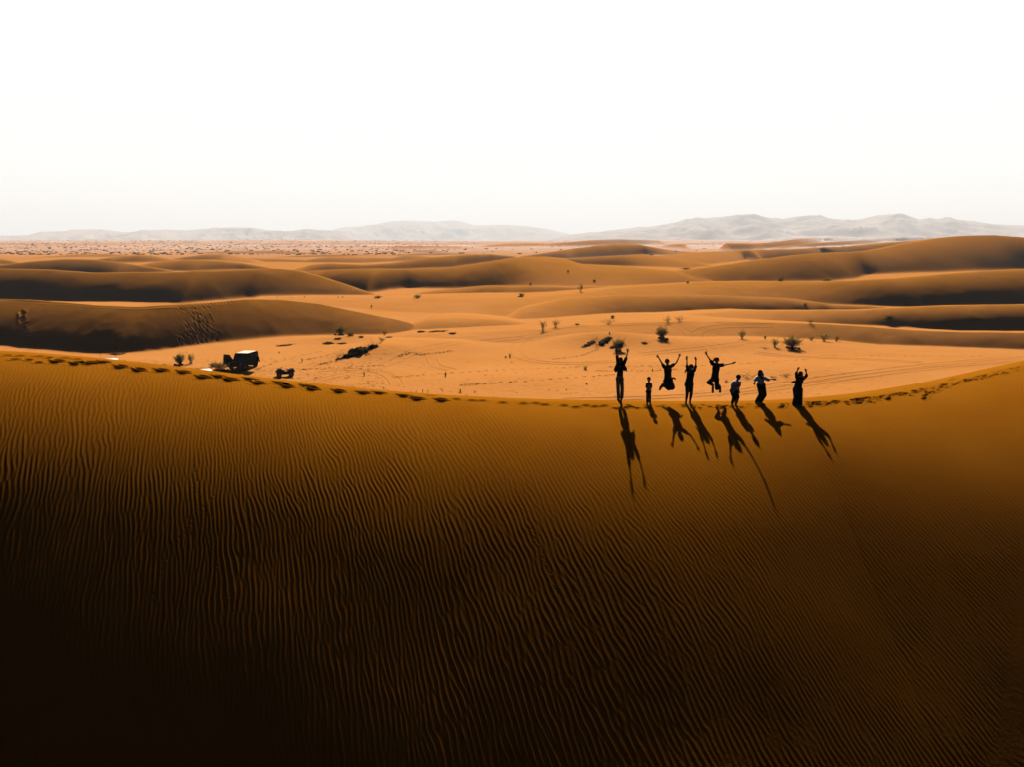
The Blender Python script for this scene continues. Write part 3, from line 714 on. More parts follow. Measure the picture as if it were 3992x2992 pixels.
    if spec.get('visor'):
        b3 = bmesh.new()
        for k in range(-6, 7):
            t0 = k/6*1.25; t1 = (k+1)/6*1.25
            if k < 6: capsule(b3, c+hu*.030*s+hx*math.sin(t0)*.100*s+hf*math.cos(t0)*.108*s, c+hu*.030*s+hx*math.sin(t1)*.100*s+hf*math.cos(t1)*.108*s, .010*s, .010*s)
        merged('headband', b3, M['white'], root, .008)
    return root, q, base, rot, hx, hf, hu, shirt

M['glossblack'] = mat('dark_lens', (0.005, 0.005, 0.006), rough=.12, spec=.5)
def Z(zx, zy, dy=0.0, o=2300): return (o+zx/4.424, 1340+zy/4.424, dy)
def Z2(zx, zy, dy=0.0): return Z(zx, zy, dy, 2700)
def depth_at(u, v):                          # distance ahead of the crest point under a figure
    p = hit(u, v, near=True); return p.y

BLK = M['black']
# 1: tall figure far left, beige trousers, dark jacket blown open, both arms up
person(depth_at(2416, 1580)-.1, dict(head=Z(528,285), neck=Z(522,345), shL=Z(486,352), shR=Z(578,350), elL=Z(468,215), wrL=Z(462,135), haL=Z(452,62), elR=Z(622,250), wrR=Z(650,140), haR=Z(645,75),
    pelvis=Z(512,590), hipL=Z(482,610), hipR=Z(546,612), knL=Z(484,780,-.05), knR=Z(556,790,.04), anL=Z(494,950,.02), anR=Z(550,940,.08), footL=Z(490,985), footR=Z(530,1005,.04)),
    'slim person in beige trousers and dark flapping jacket, both arms up, leftmost',
    dict(s=1.0, limb=.92, shirt=dict(mat=M['stripe'], w=.86, sleeve=1.05, loose=1.2, hem=0.0), trousers=dict(mat=M['beige'], ease=.014, knee=1.15, ankle=1.5, hip=.9, len=.98),
         flat=False, toes=1, toesL=Vector((.5, -.5, -.75)), toesR=Vector((.15, -.45, -.85)), handL=(.5, .1), handR=(.9, .1), hair='scarf',
         add=[('jacket', BLK, [(Z(480,360), Z(452,440,.05), .085, .10), (Z(452,440,.05), Z(446,468), .085, .055), (Z(560,360), Z(605,430,.05), .085, .085), (Z(605,430,.05), Z(638,476,.1), .06, .012), (Z(500,345), Z(560,345), .10, .10), (Z(510,345,.06), Z(520,440,.08), .12, .12)])]))
# 2: the little boy
_b = person(depth_at(2530, 1580), dict(head=Z(1017,618), neck=Z(1015,672), shL=Z(984,704), shR=Z(1050,704), elL=Z(974,765), wrL=Z(995,800,-.1), haL=Z(1022,806,-.12), elR=Z(1058,765), wrR=Z(1040,800,-.1), haR=Z(1018,795,-.13),
    pelvis=Z(1010,835), hipL=Z(993,845), hipR=Z(1030,845), knL=Z(987,940,-.02), knR=Z(1034,940,-.02), anL=Z(988,1038), anR=Z(1034,1034), footL=Z(985,1056), footR=Z(1040,1052)),
    'small boy in dark top with white emblem, standing still with arms down, second from left',
    dict(s=.80, limb=.82, hair='boy', shirt=dict(mat=M['navy'], w=.80, sleeve=.75, loose=1.05), trousers=dict(mat=M['navy'], ease=.016, hip=.82, ankle=1.25, knee=1.1), handL=(.1, .5), handR=(.1, .5)))
# the pale ring on his shirt
_root, _q = _b[0], _b[1]
bm = bmesh.new(); _c = V3(_b[2].y, 0, *Z(1042, 795))-_b[2]
for k in range(11):
    a0, a1 = k/11*4.6+.3, (k+1)/11*4.6+.3
    capsule(bm, _c+Vector((.032*math.cos(a0), -.118, .038*math.sin(a0))), _c+Vector((.032*math.cos(a1), -.118, .038*math.sin(a1))), .008, .008, n=6)
capsule(bm, _c+Vector((0, -.118, -.008)), _c+Vector((.03, -.118, -.008)), .007, .007, n=6)
link('emblem', bm, M['white'], _root)
# 3: leaping, knees bent
person(depth_at(2600, 1580)+.25, dict(head=Z(1333,315), neck=Z(1335,372), shL=Z(1283,402), shR=Z(1402,385), elL=Z(1228,312), wrL=Z(1182,230), haL=Z(1150,188), elR=Z(1490,325), wrR=Z(1542,215), haR=Z(1545,165),
    pelvis=Z(1345,630), hipL=Z(1318,650), hipR=Z(1378,650), knL=Z(1362,762,-.22), knR=Z(1412,755,-.22), anL=Z(1290,722,.12), anR=Z(1310,735,.22), footL=Z(1252,712,.18), footR=Z(1240,745,.25)),
    'person in black leaping high with knees bent back and fingers spread on both raised hands',
    dict(s=1.0, limb=.95, shirt=dict(mat=BLK, w=1.02, sleeve=.42, loose=1.15, hem=.05), trousers=dict(mat=BLK, ease=.035, hip=1.12, knee=1.5, ankle=1.3),
         toes=1, toesL=Vector((-.5, .3, -.8)), toesR=Vector((-.4, .3, -.85)), handL=(1.0, 0), handR=(1.1, 0),
         add=[('tied_scarf', BLK, [(Z(1405,600), Z(1450,590,.05), .05, .035), (Z(1450,590,.05), Z(1478,622,.08), .035, .015), (Z(1430,600), Z(1482,600,.1), .03, .012)])]))
# 4: woman with cap and ponytail
person(depth_at(2680, 1581), dict(head=Z(1745,410), neck=Z(1742,460), shL=Z(1690,468), shR=Z(1797,462), elL=Z(1674,375), wrL=Z(1672,280), haL=Z(1670,212), elR=Z(1822,385), wrR=Z(1828,290), haR=Z(1812,225),
    pelvis=Z(1708,690), hipL=Z(1682,705), hipR=Z(1745,705), knL=Z(1676,880,-.03), knR=Z(1745,880,-.02), anL=Z(1656,1020), anR=Z(1722,1018), footL=Z(1655,1058), footR=Z(1735,1050)),
    'woman in black long top, cap and ponytail, stretching both arms overhead with open palms',
    dict(s=.97, limb=1.0, shirt=dict(mat=BLK, w=1.05, sleeve=.95, loose=1.05, hem=.12, hemw=1.12), trousers=dict(mat=BLK, ease=.006, hip=1.12, knee=1.1, ankle=.95, len=.9), brim=BLK, glasses=True, handL=(.25, 0), handR=(.1, .1),
         add=[('ponytail', M['hair'], [(Z(1722,430,.08), Z(1660,445,.1), .035, .035), (Z(1660,445,.1), Z(1640,480,.1), .035, .025), (Z(1640,480,.1), Z(1640,512,.1), .025, .01)])]))
# 5: leaping, one arm out sideways, victory sign
person(depth_at(2790, 1579)+.1, dict(head=Z2(418,292), neck=Z2(412,345), shL=Z2(346,345), shR=Z2(478,368), elL=Z2(295,262), wrL=Z2(245,188), haL=Z2(226,125), elR=Z2(568,358,-.25), wrR=Z2(680,333,-.52), haR=Z2(742,311,-.68),
    pelvis=Z2(382,600), hipL=Z2(350,612), hipR=Z2(415,615), knL=Z2(278,672,-.12), knR=Z2(422,775,-.22), anL=Z2(352,722,.12), anR=Z2(462,730,.22), footL=Z2(350,775,.14), footR=Z2(473,775,.25)),
    'person in dark tee leaping with a victory sign, other arm pointing sideways to the right',
    dict(s=1.0, limb=.95, shirt=dict(mat=BLK, w=1.0, sleeve=.5, loose=1.25, hem=.0), trousers=dict(mat=M['navy'], ease=.02, hip=1.0, knee=1.25, ankle=1.15, len=.95),
         toes=1, toesL=Vector((0, -.1, -1)), toesR=Vector((.1, .1, -1)), handL=(.7, 0), handR=(.8, 0),
         add=[('flying_hair', M['hair'], [(Z2(395,255), Z2(365,285,.03), .045, .035), (Z2(365,260), Z2(357,238), .02, .006), (Z2(390,245), Z2(384,228), .02, .006), (Z2(430,248), Z2(456,240), .025, .01), (Z2(370,285), Z2(362,305), .03, .01)])]))
# 6: crouching forward, white tee
person(depth_at(2863, 1588), dict(head=Z2(790,585,-.18), neck=Z2(778,628,-.14), shL=Z2(715,665,-.1), shR=Z2(805,668,-.1), elL=Z2(672,755,-.02), wrL=Z2(678,822,-.12), haL=Z2(700,862,-.15), elR=Z2(795,765,-.14), wrR=Z2(798,825,-.2), haR=Z2(812,860,-.2),
    pelvis=Z2(708,800,.05), hipL=Z2(682,815,.05), hipR=Z2(748,818,.05), knL=Z2(715,930,-.1), knR=Z2(775,930,-.1), anL=Z2(682,1040,.02), anR=Z2(744,1045,.02), footL=Z2(680,1078), footR=Z2(748,1078)),
    'person crouching forward in a white tee with a pink band and dark trousers',
    dict(s=.93, limb=1.0, look=Vector((.45, -.8, -.3)), shirt=dict(mat=M['white'], w=1.0, sleeve=.6, loose=1.25, hem=.02), trousers=dict(mat=BLK, ease=.016, hip=1.0, knee=1.2, ankle=1.25, len=.85), handL=(.1, .8), handR=(.05, 1.0),
         add=[('print_band', M['pink'], [(Z2(728,738,-.19), Z2(800,715,-.21), .026, .026), (Z2(745,765,-.17), Z2(790,752,-.19), .02, .02)])]))
# 7: woman in white shirt, dancing
person(depth_at(2963, 1578), dict(head=Z2(1172,505), neck=Z2(1178,548), shL=Z2(1122,582), shR=Z2(1228,585), elL=Z2(1078,632,.02), wrL=Z2(1068,665,-.1), haL=Z2(1066,716,-.15), elR=Z2(1305,622,-.03), wrR=Z2(1378,608,-.06), haR=Z2(1445,618,-.08),
    pelvis=Z2(1178,705), hipL=Z2(1152,720), hipR=Z2(1210,720), knL=Z2(1182,880,-.14), knR=Z2(1238,890,-.16), anL=Z2(1108,1005,.1), anR=Z2(1170,1012,.06), footL=Z2(1100,1028,.06), footR=Z2(1182,1036,.02)),
    'woman in a white shirt and headband with long dark hair, arms held out low',
    dict(s=.95, limb=1.0, hair='long', visor=True, shirt=dict(mat=M['white'], w=1.0, sleeve=1.1, loose=1.3, hem=.0), trousers=dict(mat=BLK, ease=.02, hip=1.1, knee=1.35, ankle=1.5, len=.97), handL=(.4, .3), handR=(.2, .1),
         toes=1, toesL=Vector((.35, -.9, -.15)), toesR=Vector((.6, -.8, -.15)),
         add=[('neck_scarf', BLK, [(Z2(1172,556,-.12), Z2(1208,600,-.14), .04, .035), (Z2(1208,600,-.14), Z2(1228,650,-.15), .032, .012)])]))
# 8: woman in dark headscarf, rightmost
person(depth_at(3110, 1582), dict(head=Z2(1862,525), neck=Z2(1852,575), shL=Z2(1798,582), shR=Z2(1912,600), elL=Z2(1788,510), wrL=Z2(1812,450), haL=Z2(1838,398), elR=Z2(1966,552), wrR=Z2(1958,480), haR=Z2(1942,428),
    pelvis=Z2(1810,780), hipL=Z2(1784,800), hipR=Z2(1842,800), knL=Z2(1792,930,-.03), knR=Z2(1846,930,-.02), anL=Z2(1772,1045), anR=Z2(1836,1055), footL=Z2(1770,1075), footR=Z2(1842,1082)),
    'woman in black headscarf and wide black trousers, hands raised, rightmost on the crest',
    dict(s=.97, limb=1.05, hair='scarf', shirt=dict(mat=BLK, w=1.05, sleeve=1.25, loose=1.15, hem=.2, hemw=1.1), trousers=dict(mat=BLK, ease=.03, hip=1.15, knee=1.35, ankle=1.95, len=.98), handL=(.1, .2), handR=(.1, .2),
         add=[('belt_bag', BLK, [(Z2(1705,668,.02), Z2(1760,660,.02), .02, .055), (Z2(1725,655,.02), Z2(1760,668,.02), .022, .05)])]))
# ---------------------------------------------------------------- vehicles on the plain
M['paint'] = mat('black_paint', (0.0025, 0.0025, 0.003), rough=.8, spec=0)
M['whitepaint'] = mat('white_paint', (0.80, 0.80, 0.82), rough=.3, spec=.5)
M['glass'] = mat('tinted_glass', (0.003, 0.0035, 0.004), rough=.3, spec=.05)
M['rubber'] = mat('tyre_rubber', (0.007, 0.007, 0.007), rough=.9, bump=(18, .01))
M['steel'] = mat('dull_steel', (0.05, 0.05, 0.05), rough=.5, spec=.4, metal=.6)
M['rooftan'] = mat('pale_roof', (0.62, 0.42, 0.30), rough=.6, spec=.2)
M['lens'] = mat('lamp_lens', (0.35, 0.35, 0.36), rough=.2, spec=.5)
M['red'] = mat('red_cloth', (0.60, 0.03, 0.02), rough=.8)

def wheel(parent, c, r, wdt, axis=X1, rimmat='steel'):
    bm = bmesh.new(); n = 28; prof = [(-.5, .62), (-.5, .92), (-.36, 1.0), (.36, 1.0), (.5, .92), (.5, .62)]
    a, b = frame(axis, Z1); rings = []
    for w_, q in prof: rings.append([bm.verts.new(Vector(c)+axis*w_*wdt+(a*math.cos(2*math.pi*i/n)+b*math.sin(2*math.pi*i/n))*r*q*(1.0 if i % 2 or abs(w_) > .4 else .975)) for i in range(n)])
    rings.append(rings[0])
    for A, B in zip(rings, rings[1:]):
        for i in range(n): bm.faces.new((A[i], A[(i+1) % n], B[(i+1) % n], B[i]))
    w = link('wheel', bm, M['rubber'], parent)
    bm = bmesh.new()
    bmesh.ops.create_cone(bm, cap_ends=True, segments=20, radius1=r*.60, radius2=r*.60, depth=wdt*.7, matrix=Matrix.Translation(Vector(c)) @ Matrix((a, b, axis)).transposed().to_4x4())
    bmesh.ops.create_cone(bm, cap_ends=True, segments=10, radius1=r*.2, radius2=r*.16, depth=wdt*1.02, matrix=Matrix.Translation(Vector(c)) @ Matrix((a, b, axis)).transposed().to_4x4())
    link('rim', bm, M[rimmat], w, sm=False)
    return w
def prism(bm, pts, x0, x1, bevel=.03):       # side outline (y, z) swept across x
    A = [bm.verts.new((x0, y, z)) for y, z in pts]; B = [bm.verts.new((x1, y, z)) for y, z in pts]
    n = len(pts); fs = [bm.faces.new(A[::-1]), bm.faces.new(B)]
    for i in range(n): fs.append(bm.faces.new((A[i], A[(i+1) % n], B[(i+1) % n], B[i])))
    if bevel: bmesh.ops.bevel(bm, geom=list({e for f in fs for e in f.edges}), offset=bevel, segments=2, affect='EDGES', profile=.6, clamp_overlap=True)
    bmesh.ops.recalc_face_normals(bm, faces=bm.faces[:])
def offroader(loc, rz, paint, roof, label, open_doors=True):
    t = empty('offroad_car', loc, rz); tag(t, label, 'car')
    bm = bmesh.new()                                     # lower body, bonnet towards -y
    prism(bm, [(-1.95,.50),(-1.98,.95),(-1.85,1.06),(-.85,1.12),(-.80,1.14),(1.90,1.14),(1.95,.55),(1.55,.50),(1.45,.80),(1.05,.92),(.70,.80),(.60,.48),(-.80,.46),(-.90,.80),(-1.22,.94),(-1.58,.80),(-1.66,.50)], -.86, .86)
    body = link('body', bm, M[paint], t, sm=False)
    bm = bmesh.new(); prism(bm, [(-.84,1.13),(-.42,1.76),(-.25,1.84),(1.80,1.84),(1.90,1.74),(1.94,1.13)], -.79, .79, .04)
    cab = link('cabin', bm, M[paint], t, sm=False)
    bm = bmesh.new(); box(bm, (0, .72, 1.865), (1.36, 2.0, .045), bevel=.015); link('roof_panel', bm, M[roof], t, sm=False)
    bm = bmesh.new(); rot = Matrix.Rotation(math.atan2(.42, .63), 3, 'X'); box(bm, (0, -.655, 1.44), (1.36, .02, .60), Matrix.Rotation(-math.atan2(.42, .63), 3, 'X'), .008); link('windscreen', bm, M['glass'], t, sm=False)
    for q in (-1, 1):
        for y0, ln in ((.15, .78), (1.15, .95)):
            bm = bmesh.new(); box(bm, (q*.795, y0+.1, 1.47), (.014, ln, .44), bevel=.005); link('side_window', bm, M['glass'], t, sm=False)
    bm = bmesh.new(); box(bm, (0, 1.945, 1.48), (1.2, .02, .42), Matrix.Rotation(.04, 3, 'X'), .006); link('rear_window', bm, M['glass'], t, sm=False)
    bm = bmesh.new(); box(bm, (0, -1.985, .80), (1.02, .03, .30), bevel=.01)
    for k in range(-3, 4): box(bm, (k*.13, -2.005, .80), (.05, .02, .26), bevel=.005)
    link('grille', bm, M['steel' if paint == 'whitepaint' else 'paint'], t, sm=False)
    for q in (-1, 1):
        bm = bmesh.new(); bmesh.ops.create_uvsphere(bm, u_segments=14, v_segments=8, radius=1, matrix=Matrix.Translation((q*.66, -1.975, .84)) @ Matrix.Diagonal((.115, .05, .115, 1))); link('headlight', bm, M['lens'], t)
        bm = bmesh.new(); box(bm, (q*.80, 1.955, .92), (.10, .03, .20), bevel=.008); link('tail_light', bm, M['red'], t, sm=False)
        for y in (-1.24, 1.08):
            wheel(t, Vector((q*.78, y, .40)), .40, .25)
            bm = bmesh.new()                              # flared arch
            for k in range(9):
                a0, a1 = math.pi*(k/9), math.pi*((k+1)/9)
                capsule(bm, (q*.87, y+.47*math.cos(a0), .44+.47*math.sin(a0)), (q*.87, y+.47*math.cos(a1), .44+.47*math.sin(a1)), .03, .03, 1, 1, Y1, 6)
            link('wheel_arch', bm, M['rubber'], t)
    bm = bmesh.new(); box(bm, (0, -2.07, .56), (1.72, .16, .17), bevel=.03); link('front_bumper', bm, M['rubber'], t, sm=False)
    bm = bmesh.new(); box(bm, (0, 2.03, .58), (1.70, .14, .17), bevel=.03); link('rear_bumper', bm, M['rubber'], t, sm=False)
    bm = bmesh.new(); bmesh.ops.create_cone(bm, cap_ends=True, segments=24, radius1=.37, radius2=.37, depth=.24, matrix=Matrix.Translation((.12, 2.10, 1.12)) @ Matrix.Rotation(math.pi/2, 4, 'X')); bmesh.ops.bevel(bm, geom=bm.edges[:], offset=.03, segments=2, affect='EDGES'); link('spare_wheel', bm, M['rubber'], t)
    for q in (-1, 1):
        bm = bmesh.new()                                  # the door, hinged at the front pillar
        pts = [(0, .50), (0, 1.16), (.30, 1.72), (.95, 1.76), (1.02, 1.15), (1.0, .50)]
        prism(bm, pts, -.03, .03, .015)
        ang = 0
        d = link('door', bm, M[paint], t, sm=False); d.location = (q*.88, -.74, 0)
        d.rotation_euler = (0, 0, -q*R(96 if q < 0 else 82) if open_doors else 0)
        bm = bmesh.new(); prism(bm, [(.10, 1.18), (.34, 1.66), (.88, 1.69), (.93, 1.18)], -.036, .036, 0); g = link('window', bm, M['glass'], d, sm=False)
        bm = bmesh.new(); box(bm, (q*.055, .88, 1.02), (.05, .14, .03), bevel=.008); link('handle', bm, M['steel'], d, sm=False)
        bm = bmesh.new(); box(bm, (q*1.02 if not open_doors else q*.98, -.70, 1.22), (.16, .07, .18), bevel=.02); link('mirror', bm, M['lens'], t, sm=False)
    return t
def on_plain(u, v): 
    p = hit(u, v); return p
def tilt(o, p):                               # rest a vehicle on the sand
    o.location = (p.x, p.y, p.z-.015)
p = on_plain(952, 1433); offroader((p.x, p.y, p.z-.03), R(-10), 'paint', 'rooftan', 'black boxy offroad car with doors wide open on both sides and a pale roof').scale = (1.14, 1.0, 1.0)
# white cars parked low behind the ridge: only their roofs show
p = on_plain(803, 1515); offroader((p.x, p.y, p.z-.02), R(28), 'whitepaint', 'whitepaint', 'white car whose roof just shows over the footprinted ridge beside the dark scrub', False)
p = on_plain(422, 1467); offroader((p.x, p.y, p.z-.02), R(14), 'whitepaint', 'whitepaint', 'white car whose roof peeks over the ridge, farthest left', False)

def quad():
    p = on_plain(1113, 1466); t = empty('quad_bike', (p.x, p.y, p.z-.02), R(-72)); tag(t, 'dark quad bike parked on the sand to the right of the black car', 'quad bike')
    for q in (-1, 1):
        wheel(t, Vector((q*.46, -.68, .30)), .30, .22); wheel(t, Vector((q*.46, .66, .30)), .30, .26)
        for y, sg in ((-.68, -1), (.66, 1)):
            bm = bmesh.new(); pts = [(y-.42, .52), (y-.36, .66), (y-.14, .76), (y+.16, .76), (y+.38, .64), (y+.42, .52), (y+.36, .54), (y+.14, .68), (y-.12, .68), (y-.32, .58)]
            prism(bm, pts, q*.22 if q > 0 else -.62, q*.62 if q > 0 else -.22, .015); link('fender', bm, M['paint'], t, sm=False)
    bm = bmesh.new(); box(bm, (0, .62, .62), (.70, .62, .22), bevel=.06); box(bm, (0, -.66, .62), (.66, .55, .22), bevel=.06); box(bm, (0, -.02, .46), (.62, .62, .20), bevel=.05); box(bm, (0, -.02, .42), (.34, 1.15, .28), bevel=.05); box(bm, (0, 0, .28), (.16, 1.5, .10), bevel=.02); box(bm, (0, -.28, .66), (.26, .42, .24), bevel=.07); link('chassis', bm, M['rubber'], t, sm=False)
    bm = bmesh.new(); prism(bm, [(-.18, .74), (-.12, .80), (.15, .77), (.45, .80), (.62, .86), (.62, .74)], -.15, .15, .03); link('seat', bm, M['seat'], t, sm=False)
    bm = bmesh.new(); prism(bm, [(-.95, .60), (-.98, .74), (-.80, .86), (-.45, .94), (-.35, .78), (-.5, .66)], -.24, .24, .03); link('front_cowl', bm, M['paint'], t, sm=False)
    bm = bmesh.new(); capsule(bm, (0, -.50, .86), (0, -.38, 1.06), .03, .03); capsule(bm, (-.38, -.28, 1.08), (-.12, -.38, 1.06), .018, .018); capsule(bm, (.38, -.28, 1.08), (.12, -.38, 1.06), .018, .018); capsule(bm, (-.12, -.38, 1.06), (.12, -.38, 1.06), .018, .018); box(bm, (0, -.42, 1.09), (.16, .12, .07), bevel=.02); hb = link('handlebar', bm, M['steel'], t)
    for q in (-1, 1):
        bm = bmesh.new(); capsule(bm, (q*.38, -.28, 1.08), (q*.46, -.25, 1.08), .026, .026); link('grip', bm, M['rubber'], hb)
        bm = bmesh.new(); ellip(bm, (q*.15, -.975, .72), (.06, .03, .05), None, 10); link('headlight', bm, M['lens'], t)
    for y0, y1, z in ((-.95, -.55, .95), (.50, 1.0, .90)):
        bm = bmesh.new()
        for k in range(5): x = -.3+.15*k; capsule(bm, (x, y0, z), (x, y1, z), .011, .011, n=6)
        for y in (y0, (y0+y1)/2, y1): capsule(bm, (-.32, y, z-.012), (.32, y, z-.012), .012, .012, n=6)
        for x in (-.2, .2): capsule(bm, (x, (y0+y1)/2, z), (x, (y0+y1)/2, z-.2), .012, .012, n=6)
        link('cargo_rack', bm, M['steel'], t)
M['seat'] = mat('seat_vinyl', (0.05, 0.045, 0.045), rough=.3, spec=.5)
quad()
def place_hidden(u, v_seen, D):
    q = V3(D, 0, u, v_seen); return q
# camp gear seen over the ridge
def dome(name, u, v, D, w_, h_, m, label, cat, top=None):
    c = V3(D, 0, u, v); g = zat(c.x, D); t = empty(name, (c.x, D, g)); tag(t, label, cat)
    H = max(c.z-g, .3)
    bm = bmesh.new()
    for k in range(3):
        bmesh.ops.create_uvsphere(bm, u_segments=20, v_segments=12, radius=1, matrix=Matrix.Translation((0, 0, 0)) @ Matrix.Rotation(k*1.04, 4, 'Z') @ Matrix.Diagonal((w_*.5*(1-.08*k), w_*.42, H*(1-.03*k), 1)))
    bmesh.ops.bisect_plane(bm, geom=bm.verts[:]+bm.edges[:]+bm.faces[:], plane_co=(0, 0, .0), plane_no=(0, 0, 1), clear_inner=True)
    merged('shell', bm, m, t, .05)
    if top:
        bm = bmesh.new(); ellip(bm, (w_*.22, 0, H*.93), (w_*.24, w_*.2, H*.10), None, 14); link('fly_sheet', bm, top, t)
    return t
M['olive'] = mat('dull_olive', (0.16, 0.15, 0.03), rough=.9)
dome('dome_tent', 767, 1438, 79, 1.0, 1.2, BLK, 'small black dome tent with an olive flap left of the white car roof', 'tent', M['olive'])
def flag(u0, v0, u1, v1, D, label):
    a = V3(D, 0, u0, v0); b = V3(D, 0, u1, v1); g = zat(a.x, D)
    t = empty('marker_flag', (a.x, D, g)); tag(t, label, 'flag', 'red marker flags left of the scrub')
    bm = bmesh.new(); capsule(bm, (0, 0, 0), Vector((b.x-a.x, 0, b.z-g)), .016, .010, n=8); link('pole', bm, M['steel'], t)
    bm = bmesh.new(); n = 10; e = Vector((b.x-a.x, 0, b.z-g)); rows = []
    for i in range(n+1):
        f = i/n; y = .05*math.sin(f*6); rows.append([bm.verts.new(e+Vector((f*.30, y, .02-k*.16*(1-f*.55)-.05*f))) for k in (0, 1)])
    for A, B in zip(rows, rows[1:]): bm.faces.new((A[0], A[1], B[1], B[0]))
    o = link('pennant', bm, M['red'], t); so = o.modifiers.new('t', 'SOLIDIFY'); so.thickness = .01
flag(391, 1402, 389, 1367, 84, 'red pennant on a thin pole, left one of the two')
flag(452, 1406, 448, 1353, 84, 'red pennant on a taller thin pole, right one of the two')
def sack(name, u, v, w_, h_, m, label, cat, seed):
    p = on_plain(u, v); g = random.Random(seed); t = empty(name, (p.x, p.y, p.z)); tag(t, label, cat)
    bm = bmesh.new()
    for k in range(5): capsule(bm, (g.uniform(-.3, .3)*w_, g.uniform(-.15, .15)*w_, h_*.3), (g.uniform(-.35, .35)*w_, g.uniform(-.1, .1)*w_, h_*g.uniform(.45, .75)), h_*.35, h_*.22)
    merged('bag', bm, m, t, .03)
    bm = bmesh.new(); capsule(bm, (-.12*w_, 0, h_*.85), (0, 0, h_*1.08), .02, .02, n=6); capsule(bm, (0, 0, h_*1.08), (.12*w_, 0, h_*.85), .02, .02, n=6); link('carry_strap', bm, BLK, t)
sack('duffel_bag', 488, 1416, .75, .42, M['red'], 'red duffel bag lying just past the ridge right of the left white car', 'bag', 1)
sack('backpack', 545, 1424, .6, .42, BLK, 'small black backpack alone on the sand between flags and round bushes', 'bag', 2)
sack('gear_bag', 452, 1409, .8, .35, BLK, 'flat dark gear bag right beside the left white car roof', 'bag', 3)

# ---------------------------------------------------------------- plants
M['leafdark'] = mat('scrub_leaf', (0.040, 0.040, 0.012), rough=.9, var=(.065, .055, .018), vscale=6)
M['leafgreen'] = mat('green_leaf', (0.075, 0.080, 0.018), rough=.9, var=(.055, .055, .014), vscale=6)
M['leafyellow'] = mat('straw_leaf', (0.26, 0.18, 0.030), rough=.9, var=(.14, .12, .02), vscale=6)
M['twig'] = mat('dry_twig', (0.11, 0.065, 0.030), rough=.95)
M['litter'] = mat('root_litter', (0.020, 0.013, 0.008), rough=1, var=(.05, .03, .015), vscale=3, bump=(9, .05))
def leafy(name, col, tr):
    m = bpy.data.materials.new(name); m.use_nodes = True; n = m.node_tree; n.nodes.clear()
    o = n.nodes.new('ShaderNodeOutputMaterial'); d = n.nodes.new('ShaderNodeBsdfDiffuse'); t = n.nodes.new('ShaderNodeBsdfTranslucent'); x = n.nodes.new('ShaderNodeMixShader'); x.inputs[0].default_value = .6
    tcn = n.nodes.new('ShaderNodeTexCoord'); no = n.nodes.new('ShaderNodeTexNoise'); no.inputs['Scale'].default_value = 5; mx = n.nodes.new('ShaderNodeMix'); mx.data_type = 'RGBA'
    mx.inputs['A'].default_value = (*tr, 1); mx.inputs['B'].default_value = (tr[0]*1.5, tr[1]*1.2, tr[2], 1)
    n.links.new(tcn.outputs['Object'], no.inputs['Vector']); n.links.new(no.outputs['Fac'], mx.inputs['Factor']); n.links.new(mx.outputs['Result'], t.inputs[0]); d.inputs[0].default_value = (*col, 1)
    n.links.new(d.outputs[0], x.inputs[1]); n.links.new(t.outputs[0], x.inputs[2]); n.links.new(x.outputs[0], o.inputs[0]); return m
M['leafdark'] = leafy('scrub_leaf', (.045, .034, .012), (.085, .06, .014)); M['leafgreen'] = leafy('green_leaf', (.09, .075, .02), (.17, .14, .025)); M['leafyellow'] = leafy('straw_leaf', (.24, .17, .04), (.42, .29, .04))
def stem_lines(g, W, H, n, spread, branch=3):
    out = []
    for i in range(n):
        a = g.uniform(0, 2*math.pi); lean = g.uniform(.1, 1)**.8*spread
        p = Vector((g.gauss(0, W*.06), g.gauss(0, W*.06), -.02)); tip = Vector((math.cos(a)*lean*W*.5, math.sin(a)*lean*W*.5, H*g.uniform(.65, 1.0)*(1-.35*lean)))
        m_ = p.lerp(tip, .45)+Vector((g.gauss(0, W*.04), g.gauss(0, W*.04), H*.05)); out.append((p, m_, tip))
        for b in range(branch):
            f = g.uniform(.3, .9); q = (p.lerp(m_, f*2) if f < .5 else m_.lerp(tip, f*2-1)); e = q+Vector((g.gauss(0, 1)*W*.16, g.gauss(0, 1)*W*.16, abs(g.gauss(0, 1))*H*.20+.04)); out.append((q, q.lerp(e, .5)+Vector((0, 0, .02)), e))
    return out
def twigs_mesh(bm, lines, r):
    for p, m_, t in lines:
        for a, b, r0, r1 in ((p, m_, r, r*.7), (m_, t, r*.7, r*.35)):
            d = (b-a)
            if d.length < .005: continue
            x, y = frame(d.normalized(), X1); R0 = [bm.verts.new(a+(x*math.cos(k*2.094)+y*math.sin(k*2.094))*r0) for k in range(3)]; R1 = [bm.verts.new(b+(x*math.cos(k*2.094)+y*math.sin(k*2.094))*r1) for k in range(3)]
            for k in range(3): bm.faces.new((R0[k], R0[(k+1) % 3], R1[(k+1) % 3], R1[k]))
def leaves_mesh(bm, g, lines, n, sz):
    for i in range(n):
        p, m_, t = g.choice(lines); f = g.random()**.6; q = m_.lerp(t, f)+Vector((g.gauss(0, sz), g.gauss(0, sz), g.gauss(0, sz)))
        d = Vector((g.gauss(0, 1), g.gauss(0, 1), g.gauss(0, 1)+.6)).normalized(); x, y = frame(d, X1); L_ = sz*g.uniform(1.2, 2.6); w_ = sz*.34
        v = [bm.verts.new(q-x*w_), bm.verts.new(q+x*w_), bm.verts.new(q+d*L_+x*w_*.3), bm.verts.new(q+d*L_-x*w_*.3)]; bm.faces.new(v)
def px_m(p): return math.hypot(p.y, 0)/F_PX    # metres per photo pixel at that distance
